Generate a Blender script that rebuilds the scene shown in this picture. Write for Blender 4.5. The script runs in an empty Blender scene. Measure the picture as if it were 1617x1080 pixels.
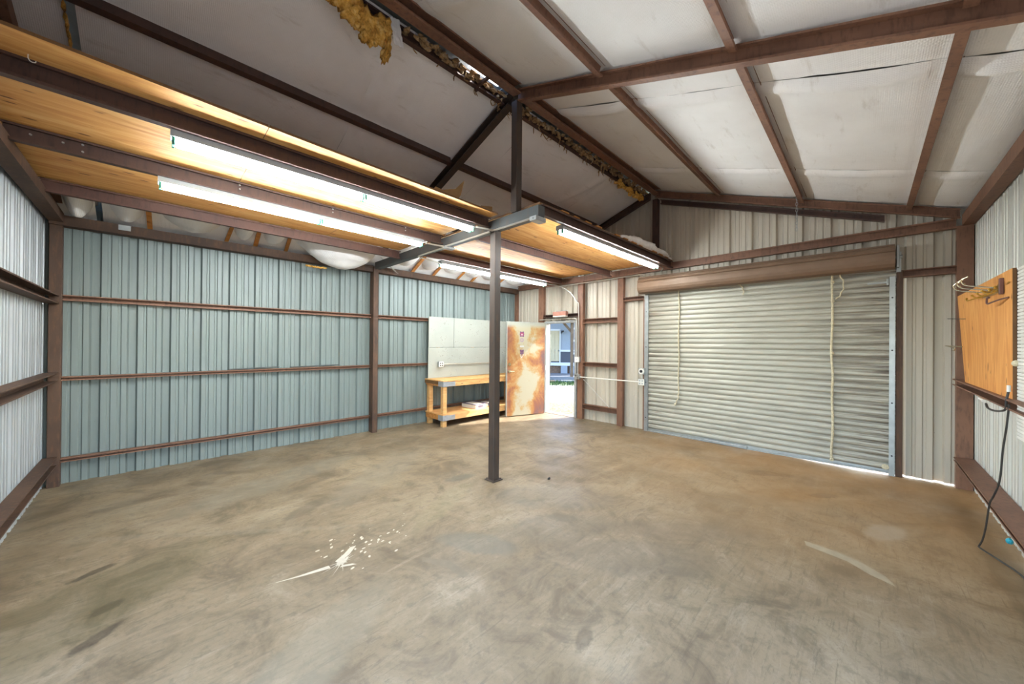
import bpy, bmesh, math, random
from mathutils import Vector, Matrix, noise
random.seed(7)
S = bpy.context.scene
COL = S.collection
# ---------------------------------------------------------------- camera, sky, sun, exposure
F = Vector((0.7093294, 0.70486949, 0.00328692)); R = Vector((0.70483034, -0.70932832, 0.00821722)); U = Vector((-0.00812357, 0.00351199, 0.99996084))
cam = bpy.data.cameras.new('camera'); co = bpy.data.objects.new('camera', cam); COL.objects.link(co)
cam.sensor_width = 36; cam.lens = 564.2295 * 36 / 1617; cam.clip_start = 0.02; cam.clip_end = 400
co.matrix_world = Matrix(((R.x, U.x, -F.x, 0), (R.y, U.y, -F.y, 0), (R.z, U.z, -F.z, 1.6), (0, 0, 0, 1)))
S.camera = co
W = bpy.data.worlds.new('sky'); S.world = W; W.use_nodes = True
wn = W.node_tree.nodes; wl = W.node_tree.links
sky = wn.new('ShaderNodeTexSky'); sky.sky_type = 'NISHITA'; sky.sun_disc = False
sky.sun_elevation = math.radians(38.4); sky.sun_rotation = math.radians(115.5); sky.air_density = 1.0; sky.dust_density = 1.5
wn['Background'].inputs['Strength'].default_value = 0.55
wl.new(sky.outputs[0], wn['Background'].inputs['Color'])
sun = bpy.data.lights.new('sun', 'SUN'); sun.energy = 6.0; sun.angle = math.radians(0.6); sun.color = (1, .97, .94)
so = bpy.data.objects.new('sun', sun); COL.objects.link(so)
sd = Vector((-.9023 * math.cos(math.radians(38.4)), .4311 * math.cos(math.radians(38.4)), -math.sin(math.radians(38.4))))
so.rotation_euler = sd.to_track_quat('-Z', 'Y').to_euler(); so.location = (12, -4, 10)
S.view_settings.view_transform = 'Standard'; S.view_settings.look = 'None'; S.view_settings.gamma = 1; S.view_settings.use_curve_mapping = False
S.view_settings.exposure = 1.42
try:
    S.cycles.use_denoising = True; S.cycles.max_bounces = 10; S.cycles.diffuse_bounces = 6; S.cycles.sample_clamp_indirect = 8; S.cycles.caustics_reflective = False; S.cycles.caustics_refractive = False
except Exception: pass

# ---------------------------------------------------------------- room numbers (metres)
XL, XB, YC, YA = -0.82, 6.53, -0.85, 6.33
YR0, YR1, ZR, SL = 2.72, 2.85, 4.31, 0.352
def zr(y):                                                     # underside of the purlins
    return ZR - SL * max(0.0, YR0 - y, y - YR1)
TUBE = 48.0

# ---------------------------------------------------------------- materials
def lin(c):
    c = [x / 255 for x in c]
    return tuple([(x / 12.92 if x <= .04045 else ((x + .055) / 1.055) ** 2.4) for x in c] + [1.0])
MATS = {}
class N:
    def __init__(s, name):
        s.m = bpy.data.materials.new(name); s.m.use_nodes = True; s.t = s.m.node_tree; s.n = s.t.nodes; s.l = s.t.links
        s.b = s.n['Principled BSDF']; MATS[name] = s.m
    def new(s, ty, ins=None, **kw):
        n = s.n.new(ty)
        for k, v in kw.items(): setattr(n, k, v)
        for k, v in (ins or {}).items():
            if hasattr(v, 'is_output') or hasattr(v, 'links'): s.l.new(v, n.inputs[k])
            else: n.inputs[k].default_value = v
        return n
    def pos(s, world=False, scale=(1, 1, 1), loc=(0, 0, 0)):
        o = s.new('ShaderNodeNewGeometry').outputs['Position'] if world else s.new('ShaderNodeTexCoord').outputs['Object']
        return s.new('ShaderNodeMapping', {'Vector': o, 'Scale': scale, 'Location': loc}).outputs[0]
    def noise(s, vec, scale, detail=4, rough=.55, dist=0):
        return s.new('ShaderNodeTexNoise', {'Vector': vec, 'Scale': scale, 'Detail': detail, 'Roughness': rough, 'Distortion': dist}).outputs['Fac']
    def ramp(s, fac, stops):
        r = s.new('ShaderNodeValToRGB', {'Fac': fac}); e = r.color_ramp.elements
        while len(e) < len(stops): e.new(.5)
        for i, (p, c) in enumerate(stops): e[i].position = p; e[i].color = c
        return r.outputs[0]
    def mix(s, fac, a, b, mode='MIX'):
        n = s.new('ShaderNodeMix', data_type='RGBA', blend_type=mode)
        for i, v in ((0, fac), (6, a), (7, b)):
            if hasattr(v, 'links'): s.l.new(v, n.inputs[i])
            else: n.inputs[i].default_value = v
        return n.outputs[2]
    def math(s, op, a, b=0.0, c=0.0, clamp=False):
        n = s.new('ShaderNodeMath', operation=op, use_clamp=clamp)
        for i, v in enumerate((a, b, c)):
            if hasattr(v, 'links'): s.l.new(v, n.inputs[i])
            else: n.inputs[i].default_value = v
        return n.outputs[0]
    def bump(s, h, strength=.3, dist=.01):
        s.l.new(s.new('ShaderNodeBump', {'Height': h, 'Strength': strength, 'Distance': dist}).outputs[0], s.b.inputs['Normal'])
    def set(s, color=None, rough=.6, metal=0.0, spec=None):
        if color is not None:
            if hasattr(color, 'links'): s.l.new(color, s.b.inputs['Base Color'])
            else: s.b.inputs['Base Color'].default_value = color
        if hasattr(rough, 'links'): s.l.new(rough, s.b.inputs['Roughness'])
        else: s.b.inputs['Roughness'].default_value = rough
        s.b.inputs['Metallic'].default_value = metal
        if spec is not None: s.b.inputs['Specular IOR Level'].default_value = spec
        return s.m
K = (0, 0, 0, 1); Wt = (1, 1, 1, 1)
def plain(name, c, rough=.6, metal=0.0, var=.12, scale=12, spec=None):
    n = N(name); c = lin(c)
    f = n.noise(n.pos(), scale)
    d = tuple([x * (1 - var) for x in c[:3]] + [1]); u = tuple([min(1, x * (1 + var)) for x in c[:3]] + [1])
    return n.set(n.ramp(f, [(.3, d), (.7, u)]), rough, metal, spec)

def steel(name, c1, c2, c3, rough=.55):
    n = N(name); p = n.pos(True)
    a = n.ramp(n.noise(p, 2.2, 5), [(.35, lin(c1)), (.7, lin(c2))])
    st = n.noise(n.pos(True, (14, 14, 3)), 2.0, 6, .65)
    c = n.mix(n.ramp(st, [(.5, K), (.75, Wt)]), a, lin(c3))
    n.bump(n.noise(p, 60, 3), .15, .003)
    return n.set(c, rough, .15)
steel('primer_steel', (138, 100, 78), (114, 80, 62), (90, 64, 52))
steel('primer_steel_dark', (86, 62, 52), (70, 50, 43), (54, 42, 38))
steel('rusty_steel', (90, 68, 54), (70, 53, 44), (108, 78, 56), .7)
steel('bare_steel', (74, 78, 78), (60, 62, 62), (84, 70, 58), .5)
steel('post_steel', (74, 62, 54), (60, 52, 46), (84, 64, 50), .55)
steel('joist_steel', (104, 72, 60), (86, 58, 50), (66, 48, 42))
def siding(name, base, grime):
    n = N(name); p = n.pos(True)
    f = n.noise(n.pos(True, (1, 1, .25)), 1.6, 5)
    c = n.ramp(f, [(.3, lin([x * .95 for x in base])), (.7, lin([min(255, x * 1.03) for x in base]))])
    streak = n.noise(n.pos(True, (22, 22, .7)), 1.5, 5, .7)
    c = n.mix(n.ramp(streak, [(.55, K), (.8, (.35, .35, .35, 1))]), c, lin(grime))
    spk = n.noise(p, 55, 2)
    c = n.mix(n.ramp(spk, [(.74, K), (.78, (.6, .6, .6, 1))]), c, lin((110, 104, 90)))
    return n.set(c, .44, .12)
siding('siding_left_tint', (162, 168, 171), (140, 144, 146))  # one shared coating; each wall's lighting is put into its tint
siding('siding_back_tint', (121, 132, 130), (104, 114, 109))
siding('siding_far_tint', (194, 186, 170), (166, 160, 142))
siding('siding_right_tint', (206, 205, 196), (160, 156, 144))
# insulation facing: white vinyl with a fine weave
n = N('insulation_facing'); p = n.pos(True)
c = n.ramp(n.noise(p, 1.3, 6, .6), [(.3, lin((230, 228, 226))), (.7, lin((242, 241, 240)))])
dirt = n.noise(n.pos(True, (1.2, 5, 3)), 1.8, 6, .7)
c = n.mix(n.ramp(dirt, [(.58, K), (.8, (.5, .5, .5, 1))]), c, lin((166, 152, 134)))
w1 = n.new('ShaderNodeTexWave', {'Vector': p, 'Scale': 28, 'Distortion': .6, 'Detail': 2}, bands_direction='X').outputs['Fac']
w2 = n.new('ShaderNodeTexWave', {'Vector': p, 'Scale': 28, 'Distortion': .6, 'Detail': 2}, bands_direction='Y').outputs['Fac']
n.bump(n.math('ADD', n.math('MULTIPLY', w1, w2), n.math('MULTIPLY', n.noise(p, 9, 5), 3.0)), .35, .004)
n.set(c, .55)
n = N('fiberglass'); p = n.pos()
c = n.ramp(n.noise(p, 16, 6, .7), [(.3, lin((120, 84, 32))), (.5, lin((216, 164, 74))), (.72, lin((238, 208, 134)))])
n.bump(n.noise(p, 60, 5, .7), .9, .01); n.set(c, .95)
n = N('fiberglass_dirty'); p = n.pos()
c = n.ramp(n.noise(p, 14, 6, .7), [(.3, lin((60, 50, 40))), (.5, lin((150, 118, 78))), (.68, lin((190, 172, 140))), (.8, lin((224, 214, 196)))])
n.bump(n.noise(p, 60, 5, .7), .9, .01); n.set(c, .95)
def ply(name, c1, c2, c3, axis=0, var=1.0):
    n = N(name)
    sc = (1.1, 9, 9) if axis == 0 else (9, 9, 1.1)
    p = n.pos(True, sc)
    g = n.noise(p, 1.3, 6, .6, 1.5)
    c = n.ramp(g, [(.28, lin(c3)), (.5, lin(c1)), (.72, lin(c2))])
    big = n.noise(n.pos(True), .9, 3)
    c = n.mix(n.ramp(big, [(.4, K), (.75, (.5, .5, .5, 1))]), c, lin(c3))
    sc2 = (5, 17, 17) if axis == 0 else (17, 17, 5)
    v = n.new('ShaderNodeTexVoronoi', {'Vector': n.pos(True, sc2), 'Scale': .85, 'Randomness': 1.0}).outputs['Distance']
    mask = n.noise(n.pos(True, loc=(3, 5, 1)), 3.2, 2)
    k = n.math('MULTIPLY', n.ramp(v, [(.12, Wt), (.19, K)]), n.ramp(mask, [(.47, K), (.52, Wt)]))
    c = n.mix(k, c, lin((112, 66, 34)))
    n.bump(g, .15, .003)
    return n.set(c, .62)
ply('plywood_deck', (212, 158, 88), (230, 186, 124), (178, 116, 56))
ply('plywood_board', (216, 150, 78), (232, 174, 102), (194, 126, 56), 2)
ply('lumber', (214, 166, 104), (226, 186, 130), (186, 130, 74))
ply('lumber_orange', (190, 128, 62), (206, 148, 82), (150, 96, 46))
plain('ply_edge', (110, 76, 40)); plain('gap_shade', (40, 26, 16))
plain('grey_paint', (146, 148, 150), .6, var=.2)
# concrete floor with its stains
n = N('concrete'); p = n.pos(True)
c = n.ramp(n.noise(p, .7, 8, .62, .6), [(.3, lin((110, 95, 73))), (.5, lin((126, 110, 86))), (.7, lin((141, 125, 100)))])
ns = n.noise(n.pos(True, loc=(8, 2, 0)), 2.2, 8, .72, .9)
c = n.mix(n.ramp(ns, [(.5, K), (.62, (.8, .8, .8, 1))]), c, lin((94, 80, 60)))
c = n.mix(n.ramp(ns, [(.32, (.6, .6, .6, 1)), (.46, K)]), c, lin((150, 136, 114)))
rot = n.new('ShaderNodeMapping', {'Vector': p, 'Rotation': (0, 0, .75), 'Scale': (1.0, 5.0, 1)}).outputs[0]
sc_ = n.noise(rot, 1.6, 8, .72, 1.0)
c = n.mix(n.ramp(sc_, [(.53, K), (.7, (.5, .5, .5, 1))]), c, lin((88, 76, 60)))
c = n.mix(n.ramp(sc_, [(.3, (.45, .45, .45, 1)), (.44, K)]), c, lin((152, 139, 118)))
fine = n.noise(p, 30, 6, .75)
c = n.mix(n.ramp(fine, [(.3, (.45, .45, .45, 1)), (.5, K)]), c, lin((92, 79, 62)))
c = n.mix(n.ramp(n.noise(p, 11, 4, .7), [(.56, K), (.64, (.5, .5, .5, 1))]), c, lin((96, 84, 66)))
c = n.mix(n.ramp(n.noise(p, 62, 2), [(.76, K), (.79, (.8, .8, .8, 1))]), c, lin((70, 60, 48)))
rot2 = n.new('ShaderNodeMapping', {'Vector': p, 'Rotation': (0, 0, -.55), 'Scale': (1.0, 11.0, 1)}).outputs[0]
scr = n.noise(rot2, 3.4, 7, .8, .6)
c = n.mix(n.ramp(scr, [(.55, K), (.62, (.6, .6, .6, 1))]), c, lin((92, 80, 62)))
c = n.mix(n.ramp(scr, [(.3, (.4, .4, .4, 1)), (.4, K)]), c, lin((158, 145, 124)))
sep = n.new('ShaderNodeSeparateXYZ', {'Vector': p})
wob = n.new('ShaderNodeVectorMath', {0: p, 1: n.new('ShaderNodeVectorMath', {0: n.new('ShaderNodeTexNoise', {'Vector': p, 'Scale': 5.5, 'Detail': 6, 'Roughness': .62}).outputs['Color'], 1: (.12, .12, 0)}, operation='MULTIPLY').outputs[0]}, operation='ADD').outputs[0]
# spills, tyre marks and dirt: x, y, half length, half width, turn, colour, strength
SP = [(-.28, 3.76, .10, .03, 20, (80, 66, 46), .9), (-.19, 3.22, .07, .03, 35, (80, 66, 50), .9), (-.2, 2.93, .10, .035, 40, (80, 66, 50), .9),
      (-.35, 3.3, .7, .3, 30, (120, 108, 72), .55), (1.05, 3.8, .2, .07, 30, (120, 106, 86), .7), (2.58, 3.42, .16, .07, -10, (126, 116, 98), .8),
      (1.85, 2.2, .28, .11, -60, (136, 130, 114), .75), (1.66, 1.09, .07, .035, 20, (110, 92, 66), .8), (4.75, .66, .5, .14, -35, (146, 114, 72), .65),
      (4.35, .9, .55, .12, -55, (140, 120, 92), .5), (5.05, .33, .14, .05, -40, (84, 70, 56), .8), (3.2, 1.15, .6, .12, -50, (136, 118, 96), .55),
      (5.6, 1.4, .35, .1, -70, (104, 84, 60), .6), (5.4, .9, .3, .08, -60, (100, 80, 58), .6), (5.9, 2.0, .2, .05, -80, (80, 70, 56), .6),
      (3.0, 2.3, .6, .25, -45, (150, 140, 122), .45), (2.5, 1.9, .5, .18, -30, (140, 128, 108), .4), (3.7, 2.9, .5, .2, 40, (132, 120, 102), .45),
      (4.3, 3.6, .5, .2, 40, (140, 128, 110), .4), (1.2, 1.0, .3, .12, 10, (150, 132, 100), .4), (4.45, -.12, .2, .09, -20, (214, 204, 184), .8),
      (4.15, -.72, 1.6, .07, 2, (112, 104, 84), .7), (5.6, -.6, .7, .1, 5, (118, 100, 74), .6), (2.1, 3.0, .5, .1, 28, (168, 158, 116), .35),
      (.3, 3.9, 1.3, .03, -38, (190, 182, 162), .18), (2.6, 1.2, .5, .2, -50, (128, 114, 94), .45), (3.6, .9, .5, .16, -40, (150, 128, 98), .5),
      (.6, 2.0, .5, .15, 30, (176, 164, 138), .5), (2.0, 4.2, .8, .2, 35, (168, 156, 134), .5), (1.0, 4.8, .9, .2, 20, (170, 160, 138), .5)]
for x, y, a, b, ang, col, st in SP:
    m = n.new('ShaderNodeMapping', {'Vector': wob, 'Location': (x + .06, y + .06, 0), 'Rotation': (0, 0, math.radians(ang)), 'Scale': (a, b, 1)}, vector_type='TEXTURE').outputs[0]
    xy = n.new('ShaderNodeVectorMath', {0: m, 1: (1, 1, 0)}, operation='MULTIPLY').outputs[0]
    ln = n.new('ShaderNodeVectorMath', {0: xy}, operation='LENGTH').outputs['Value']
    f = n.math('MULTIPLY', n.math('MULTIPLY', n.math('SUBTRACT', 1.4, ln), 2.2, clamp=True), n.math('MULTIPLY_ADD', ns, 1.3, .15), clamp=True)
    c = n.mix(n.math('MULTIPLY', f, st, clamp=True), c, lin([q * .72 for q in col]))
# tan tint over the slab, stronger towards the roll-up door and right wall
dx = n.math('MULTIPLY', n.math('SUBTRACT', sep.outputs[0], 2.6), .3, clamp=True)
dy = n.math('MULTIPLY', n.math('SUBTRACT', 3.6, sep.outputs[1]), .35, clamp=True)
tan_tint = n.math('MULTIPLY', n.math('MULTIPLY', dx, dy), n.math('MULTIPLY_ADD', n.noise(p, 1.4, 5), 1.1, .1), clamp=True)
c = n.mix(n.math('MULTIPLY', tan_tint, .75), c, lin((184, 138, 84)))
n.bump(n.math('ADD', fine, n.math('MULTIPLY', ns, 2.0)), .16, .004)
n.set(c, n.ramp(n.noise(p, 1.7, 5), [(.35, (.36, .36, .36, 1)), (.65, (.66, .66, .66, 1))]), 0, .45)
plain('white_paint', (190, 180, 160), .6); plain('patch', (112, 100, 82), .6); plain('mortar', (150, 136, 112), .6)
plain('white_enamel', (168, 174, 174), .35, var=.03); plain('galvanized', (168, 172, 172), .4, .7); plain('conduit', (190, 188, 180), .35, .6, var=.06)
plain('green_plastic', (40, 120, 96), .5); plain('white_plastic', (226, 224, 216), .4, var=.03); plain('black_plastic', (28, 28, 30), .45, var=.03)
plain('rope', (206, 196, 166), .9, var=.25, scale=60); plain('brown_hood', (122, 98, 78), .6, .1, var=.08, scale=5)
plain('chrome', (200, 190, 160), .25, .9, var=.03); plain('brass', (196, 156, 70), .3, .9); plain('red_box', (176, 124, 108), .6)
plain('cable_black', (50, 48, 46), .5); plain('cyan_plastic', (30, 150, 170), .4); plain('purple_wood', (104, 72, 68), .6)
plain('rod', (196, 192, 184), .4, .4)
def curtain_mat():
    n = N('door_curtain'); p = n.pos(True)
    c = n.ramp(n.noise(n.pos(True, (1, 1, 4)), 1.4, 5), [(.3, lin((166, 164, 150))), (.7, lin((184, 181, 167)))])
    s = n.new('ShaderNodeSeparateXYZ', {'Vector': p}).outputs[1]
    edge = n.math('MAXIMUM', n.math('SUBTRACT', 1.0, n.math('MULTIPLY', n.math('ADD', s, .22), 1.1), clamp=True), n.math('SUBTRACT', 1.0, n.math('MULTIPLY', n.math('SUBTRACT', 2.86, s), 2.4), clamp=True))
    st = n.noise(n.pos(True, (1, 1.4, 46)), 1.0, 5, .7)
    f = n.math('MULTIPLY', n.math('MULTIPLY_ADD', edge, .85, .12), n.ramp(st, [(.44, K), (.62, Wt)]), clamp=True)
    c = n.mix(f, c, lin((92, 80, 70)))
    return n.set(c, .45, .2)
curtain_mat()
# rust stained steel door leaf (object space: x along the leaf 0..0.89, z up)
n = N('rusty_door'); p = n.pos(); sp = n.new('ShaderNodeSeparateXYZ', {'Vector': p})
big = n.noise(p, 2.2, 4, .6, .5); fin = n.noise(p, 26, 5, .7)
e1 = n.math('ABSOLUTE', n.math('SUBTRACT', sp.outputs[0], .47))
f = n.math('ADD', n.math('MULTIPLY', e1, 1.25), n.math('MULTIPLY', n.math('SUBTRACT', big, .5), 2.0))
f = n.math('ADD', f, n.math('MULTIPLY', n.math('SUBTRACT', fin, .5), .35))
c = n.ramp(f, [(.12, lin((158, 152, 130))), (.26, lin((156, 130, 86))), (.42, lin((150, 102, 52))), (.62, lin((124, 76, 52))), (.85, lin((100, 70, 66)))])
tp = n.math('MULTIPLY', n.math('SUBTRACT', sp.outputs[2], 1.93), 12, clamp=True)
c = n.mix(tp, c, lin((150, 152, 140)))
n.set(c, .6)
plain('door_grey', (150, 152, 144), .5); plain('frame_grey', (150, 152, 150), .5)
for nm, cc in (('decal_pink', (150, 62, 96)), ('decal_purple', (92, 54, 92)), ('decal_white', (180, 176, 176)), ('decal_lilac', (140, 116, 138))): plain(nm, cc, .5, var=.05)
# white painted panel, scratched
n = N('scratched_panel'); p = n.pos(True)
c = n.ramp(n.noise(p, 2, 4), [(.3, lin((152, 156, 148))), (.7, lin((166, 169, 160)))])
k = n.math('MULTIPLY', n.ramp(n.noise(n.pos(True, (1, 1, 1.6)), 22, 2, .5, 2.0), [(.66, K), (.68, Wt)]), n.ramp(n.noise(p, 4.0, 2), [(.5, K), (.56, Wt)]))
c = n.mix(k, c, lin((112, 106, 96)))
n.set(c, .5)
# outside
n = N('yard_ground'); p = n.pos(True); s = n.new('ShaderNodeSeparateXYZ', {'Vector': p})
g = n.noise(p, 2.2, 6, .7)
dep = n.math('ADD', n.math('MULTIPLY', s.outputs[0], .709), n.math('MULTIPLY', s.outputs[1], .705))
dep = n.math('ADD', dep, n.math('MULTIPLY', n.math('SUBTRACT', g, .5), 3.0))
grav = n.ramp(n.noise(p, 9, 6, .75), [(.38, lin((70, 66, 60))), (.5, lin((118, 114, 110))), (.64, lin((138, 136, 134)))])
dry = n.ramp(n.noise(p, 14, 6, .8), [(.38, lin((54, 54, 30))), (.5, lin((104, 92, 64))), (.62, lin((144, 132, 110)))])
grs = n.ramp(n.noise(p, 12, 5, .7), [(.35, lin((34, 60, 26))), (.65, lin((84, 104, 52)))])
far = n.ramp(n.math('MULTIPLY', dep, .04), [(.68, K), (.75, Wt)]); near = n.math('MULTIPLY', n.ramp(n.math('MULTIPLY', dep, .04), [(.42, Wt), (.47, K)]), n.ramp(n.math('MULTIPLY', dep, .04), [(.24, K), (.28, Wt)]))
c = n.mix(near, n.mix(far, grav, grs), dry)
n.bump(n.noise(p, 12, 5, .7), .6, .05); n.set(c, .95)
plain('house_blue', (132, 142, 156), .7, var=.04); plain('house_dark', (64, 68, 80), .7, var=.04); plain('house_trim', (190, 194, 202), .6, var=.03)
plain('cream_door', (176, 164, 138), .5, var=.03); plain('porch_wood', (100, 82, 64), .8, var=.2, scale=4); plain('porch_deck', (104, 108, 114), .8); plain('brown_skirt', (104, 84, 70), .9, var=.3)
plain('window_glass', (120, 126, 140), .1); plain('rail_cream', (214, 206, 170), .7)
plain('weeds', (48, 72, 30), .9, var=.4); plain('carton', (214, 206, 190), .6, var=.04); plain('carton_print', (96, 88, 104), .6)
plain('slat_white', (230, 228, 222), .45, var=.03); plain('cardboard', (142, 108, 66), .8)
def emit(name, col, st):
    m = bpy.data.materials.new(name); m.use_nodes = True; b = m.node_tree.nodes['Principled BSDF']
    b.inputs['Base Color'].default_value = (.9, .9, .9, 1); b.inputs['Emission Color'].default_value = col; b.inputs['Emission Strength'].default_value = st
    MATS[name] = m
emit('lit_tube', (.92, .98, 1.0, 1), TUBE)

# ---------------------------------------------------------------- object helpers
def tag(o, label=None, cat=None, group=None, kind=None):
    if label: o['label'] = label
    if cat: o['category'] = cat
    if group: o['group'] = group
    if kind: o['kind'] = kind
    return o
def root(name, loc, label=None, cat=None, group=None, kind=None):
    o = bpy.data.objects.new(name, None); o.empty_display_size = .1; COL.objects.link(o); o.location = loc
    return tag(o, label, cat, group, kind)
def wloc(o):
    v = Vector((0, 0, 0))
    while o is not None: v = v + Vector(o.location); o = o.parent
    return v
def obj(name, bm, mat, parent=None, origin=None, smooth=False):
    """links the bmesh (world coordinates) as one object; its origin is the parent's, or `origin`"""
    if origin is None and parent is None:
        vs = [v.co for v in bm.verts]
        origin = Vector(((min(v.x for v in vs) + max(v.x for v in vs)) / 2, (min(v.y for v in vs) + max(v.y for v in vs)) / 2, min(v.z for v in vs)))
    pw = wloc(parent) if parent is not None else Vector((0, 0, 0))
    w = pw if origin is None else Vector(origin)
    bmesh.ops.translate(bm, verts=bm.verts, vec=-w)
    me = bpy.data.meshes.new(name); bm.to_mesh(me); bm.free()
    mats = mat if isinstance(mat, (list, tuple)) else [mat]
    for m in mats: me.materials.append(MATS[m])
    if smooth:
        for f in me.polygons: f.use_smooth = True
    o = bpy.data.objects.new(name, me); COL.objects.link(o)
    o.parent = parent; o.location = w - pw
    return o
def B(): return bmesh.new()
def box(bm, x0, x1, y0, y1, z0, z1, bev=0.0, mi=0):
    vs = [bm.verts.new((x, y, z)) for x in (x0, x1) for y in (y0, y1) for z in (z0, z1)]
    fs = [bm.faces.new([vs[i] for i in q]) for q in ((0, 1, 3, 2), (4, 6, 7, 5), (0, 4, 5, 1), (2, 3, 7, 6), (0, 2, 6, 4), (1, 5, 7, 3))]
    for f in fs: f.material_index = mi
    if bev > 0:
        es = set(e for f in fs for e in f.edges)
        r = bmesh.ops.bevel(bm, geom=list(es), offset=bev, segments=1, affect='EDGES')
    return bm
def prism(bm, prof, p0, p1, A, Bv, caps=True, closed=True, mi=0):
    p0 = Vector(p0); p1 = Vector(p1); A = Vector(A); Bv = Vector(Bv)
    a = [bm.verts.new(p0 + A * u + Bv * v) for u, v in prof]; b = [bm.verts.new(p1 + A * u + Bv * v) for u, v in prof]
    k = len(prof)
    for i in range(k if closed else k - 1):
        j = (i + 1) % k
        bm.faces.new((a[i], a[j], b[j], b[i])).material_index = mi
    if caps and closed:
        bm.faces.new(a[::-1]).material_index = mi; bm.faces.new(b).material_index = mi
    bmesh.ops.recalc_face_normals(bm, faces=bm.faces)
    return bm
def cprof(w, h, t=.006, lip=.018):                              # C channel, web at a=0, opening towards +a
    return [(0, 0), (w, 0), (w, lip), (w - t, lip), (w - t, t), (t, t), (t, h - t), (w - t, h - t), (w - t, h - lip), (w, h - lip), (w, h), (0, h)]
def rprof(w, h): return [(0, 0), (w, 0), (w, h), (0, h)]
def tube(bm, pts, r, seg=8, mi=0, closed=False):
    pts = [Vector(p) for p in pts]; rings = []; n_ = len(pts)
    rr = r if isinstance(r, (list, tuple)) else [r] * n_
    prev = None
    for i, p in enumerate(pts):
        if closed: d = pts[(i + 1) % n_] - pts[i - 1]
        else: d = pts[min(i + 1, n_ - 1)] - pts[max(i - 1, 0)]
        d.normalize()
        if prev is None:
            a = d.orthogonal().normalized()
        else:
            a = (prev - d * prev.dot(d)).normalized()
        prev = a; b = d.cross(a)
        rings.append([bm.verts.new(p + (a * math.cos(2 * math.pi * k / seg) + b * math.sin(2 * math.pi * k / seg)) * rr[i]) for k in range(seg)])
    for i in range(n_ if closed else n_ - 1):
        q = rings[(i + 1) % n_]
        for k in range(seg):
            bm.faces.new((rings[i][k], rings[i][(k + 1) % seg], q[(k + 1) % seg], q[k])).material_index = mi
    if not closed:
        bm.faces.new(rings[0][::-1]).material_index = mi; bm.faces.new(rings[-1]).material_index = mi
    return bm
def smoothpts(pts, k=6):
    pts = [Vector(p) for p in pts]; out = []
    for i in range(len(pts) - 1):
        p0 = pts[max(i - 1, 0)]; p1 = pts[i]; p2 = pts[i + 1]; p3 = pts[min(i + 2, len(pts) - 1)]
        for j in range(k):
            t = j / k
            out.append(.5 * ((2 * p1) + (p2 - p0) * t + (2 * p0 - 5 * p1 + 4 * p2 - p3) * t * t + (3 * p1 - p0 - 3 * p2 + p3) * t ** 3))
    out.append(pts[-1]); return out
def blob(bm, c, rx, ry, rz, sub=2, amp=.35, seed=0, mi=0):
    r = bmesh.ops.create_icosphere(bm, subdivisions=sub, radius=1)
    for v in r['verts']:
        d = v.co.normalized(); k = 1 + amp * noise.noise(d * 2.3 + Vector((seed, seed * .7, 1))) * 1.6
        v.co = Vector(c) + Vector((d.x * rx * k, d.y * ry * k, d.z * rz * k))
    for f in bm.faces:
        if any(v in r['verts'] for v in f.verts[:1]): f.material_index = mi
def copy_tree(o, parent=None, loc=None):
    c = o.copy(); COL.objects.link(c); c.parent = parent
    if loc is not None: c.location = loc
    for ch in list(o.children): copy_tree(ch, c)
    return c

# ---------------------------------------------------------------- ground, slab
bm = B(); box(bm, XL - .1, XB, YC - .1, YA + .03, -.12, 0)
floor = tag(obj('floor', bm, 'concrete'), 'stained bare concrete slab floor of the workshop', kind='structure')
bm = B()
def gz(x, y): return -.05 - max(0, (x * .709 + y * .705) - 8) * .045 + .03 * noise.noise(Vector((x * .4, y * .4, 0)))
gx = [-30 + 2.2 * i for i in range(46)]; gy = [-30 + 2.2 * i for i in range(46)]
vv = [[bm.verts.new((x, y, min(-.04, gz(x, y)))) for y in gy] for x in gx]
for i in range(45):
    for j in range(45): bm.faces.new((vv[i][j], vv[i + 1][j], vv[i + 1][j + 1], vv[i][j + 1]))
tag(obj('yard_ground', bm, 'yard_ground', smooth=True), 'sunlit gravel yard with dry grass outside the door', kind='structure')

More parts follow.
